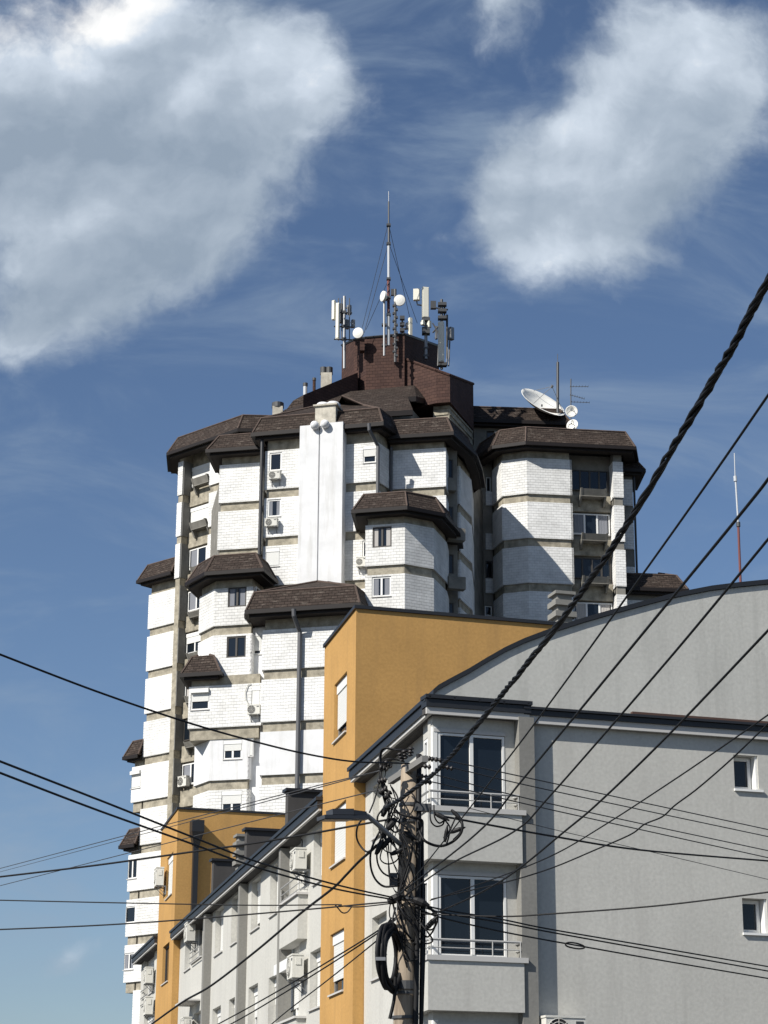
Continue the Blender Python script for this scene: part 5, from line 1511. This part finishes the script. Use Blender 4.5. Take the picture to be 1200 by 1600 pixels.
# domain warp for ragged, wispy outlines
wn = t.n('ShaderNodeTexNoise', Scale=9.0, Detail=6.0, Roughness=.55); t.l(cv, wn.inputs['Vector'])
wa = t.n('ShaderNodeVectorMath', operation='MULTIPLY_ADD'); wa.inputs[1].default_value = (.05, .05, 0); t.l(wn.outputs['Color'], wa.inputs[0])
wo = t.n('ShaderNodeVectorMath', operation='SUBTRACT'); wo.inputs[1].default_value = (.025, .025, 0); t.l(cv, wo.inputs[0]); t.l(wo.outputs[0], wa.inputs[2])
cvw = wa.outputs[0]
def total(bl):
    s = None
    for b in bl:
        o = blob(*b); s = o if s is None else mth('ADD', s, o)
    return s
mass = total(BLOBS); bright = total(BRIGHT); dark = total(DARKB)
def fbm(vec, sc, det, rough, dist=.0):
    n_ = t.n('ShaderNodeTexNoise', Scale=sc, Detail=det, Roughness=rough, Distortion=dist); t.l(vec, n_.inputs['Vector']); return n_.outputs[0]
def billow(vec, sc, det, rough):
    return mth('ABSOLUTE', mth('SUBTRACT', mth('MULTIPLY', fbm(vec, sc, det, rough), 2.0), 1.0))
off_ = t.n('ShaderNodeVectorMath', operation='ADD'); off_.inputs[1].default_value = (-.007, .011, 0); t.l(cvw, off_.inputs[0])
f1_ = fbm(cvw, 9.0, 8.0, .52); f2_ = fbm(off_.outputs[0], 9.0, 8.0, .52)
b1_ = billow(cvw, 12.0, 6.0, .55); b2_ = billow(off_.outputs[0], 12.0, 6.0, .55)
dens = mth('ADD', mass, mth('ADD', mth('MULTIPLY', mth('SUBTRACT', f1_, .5), 1.5), mth('MULTIPLY', mth('SUBTRACT', b1_, .2), .8)))
f3_ = fbm(cvw, 34.0, 6.0, .6); dens = mth('ADD', dens, mth('MULTIPLY', mth('SUBTRACT', f3_, .5), .8))
mr = nt.nodes.new('ShaderNodeMapRange'); mr.interpolation_type = 'SMOOTHSTEP'; mr.inputs['From Min'].default_value = .36; mr.inputs['From Max'].default_value = 1.15
t.l(dens, mr.inputs['Value'])
alpha = mth('MULTIPLY', mr.outputs[0], .97)
# thin high veil
mp = t.n('ShaderNodeMapping'); mp.inputs['Rotation'].default_value = (0, 0, math.radians(30)); mp.inputs['Scale'].default_value = (2.6, 7.0, 1); t.l(cv, mp.inputs['Vector'])
ve = fbm(mp.outputs[0], 2.6, 8.0, .6, .6)
mv = nt.nodes.new('ShaderNodeMapRange'); mv.interpolation_type = 'SMOOTHSTEP'; mv.inputs['From Min'].default_value = .42; mv.inputs['From Max'].default_value = .8; mv.inputs['To Max'].default_value = .6; t.l(ve, mv.inputs['Value'])
veil = mv.outputs[0]
# self-shading of the clouds: side towards the sun is brighter than the far side
rel = mth('ADD', mth('MULTIPLY', mth('SUBTRACT', f1_, f2_), 1.5), mth('MULTIPLY', mth('SUBTRACT', b1_, b2_), .42))
lit = mth('ADD', mth('ADD', mth('MULTIPLY', bright, .88), .25), rel)
lit = mth('ADD', lit, mth('ADD', mth('MULTIPLY', mth('SUBTRACT', b1_, .2), .16), mth('MULTIPLY', mth('SUBTRACT', f3_, .5), .35)))
# thick cores shade themselves from below
lit = mth('SUBTRACT', lit, mth('MULTIPLY', dark, .5), clamp=True)
cc = t.ramp(lit, [(0.0, tuple(c / SKYS for c in (0.236, 0.294, 0.368))), (.35, tuple(c / SKYS for c in (0.336, 0.396, 0.47))), (.7, tuple(c / SKYS for c in (0.507, 0.57, 0.648))), (1.0, tuple(c / SKYS for c in (.84, .84, .83)))])
skc = t.mix(1.0, sky.outputs[0], SKYTINT, 'MULTIPLY')
c1 = t.mix(veil, skc, tuple(c / SKYS for c in (.24, .31, .40)))
c2 = t.mix(alpha, c1, cc)
# below the horizon and far to the back: plain sky
fr_ = nt.nodes.new('ShaderNodeMapRange'); fr_.inputs['From Min'].default_value = .02; fr_.inputs['From Max'].default_value = .12; t.l(sp.outputs[2], fr_.inputs['Value'])
c3 = t.mix(fr_.outputs[0], skc, c2)
t.l(c3, bg.inputs['Color']); t.l(bg.outputs[0], out.inputs['Surface'])
vs = scene.view_settings; vs.view_transform = 'Standard'; vs.look = 'None'; vs.exposure = EXPO; vs.gamma = 1; vs.use_curve_mapping = False
scene.render.engine = 'CYCLES'; scene.cycles.max_bounces = 6
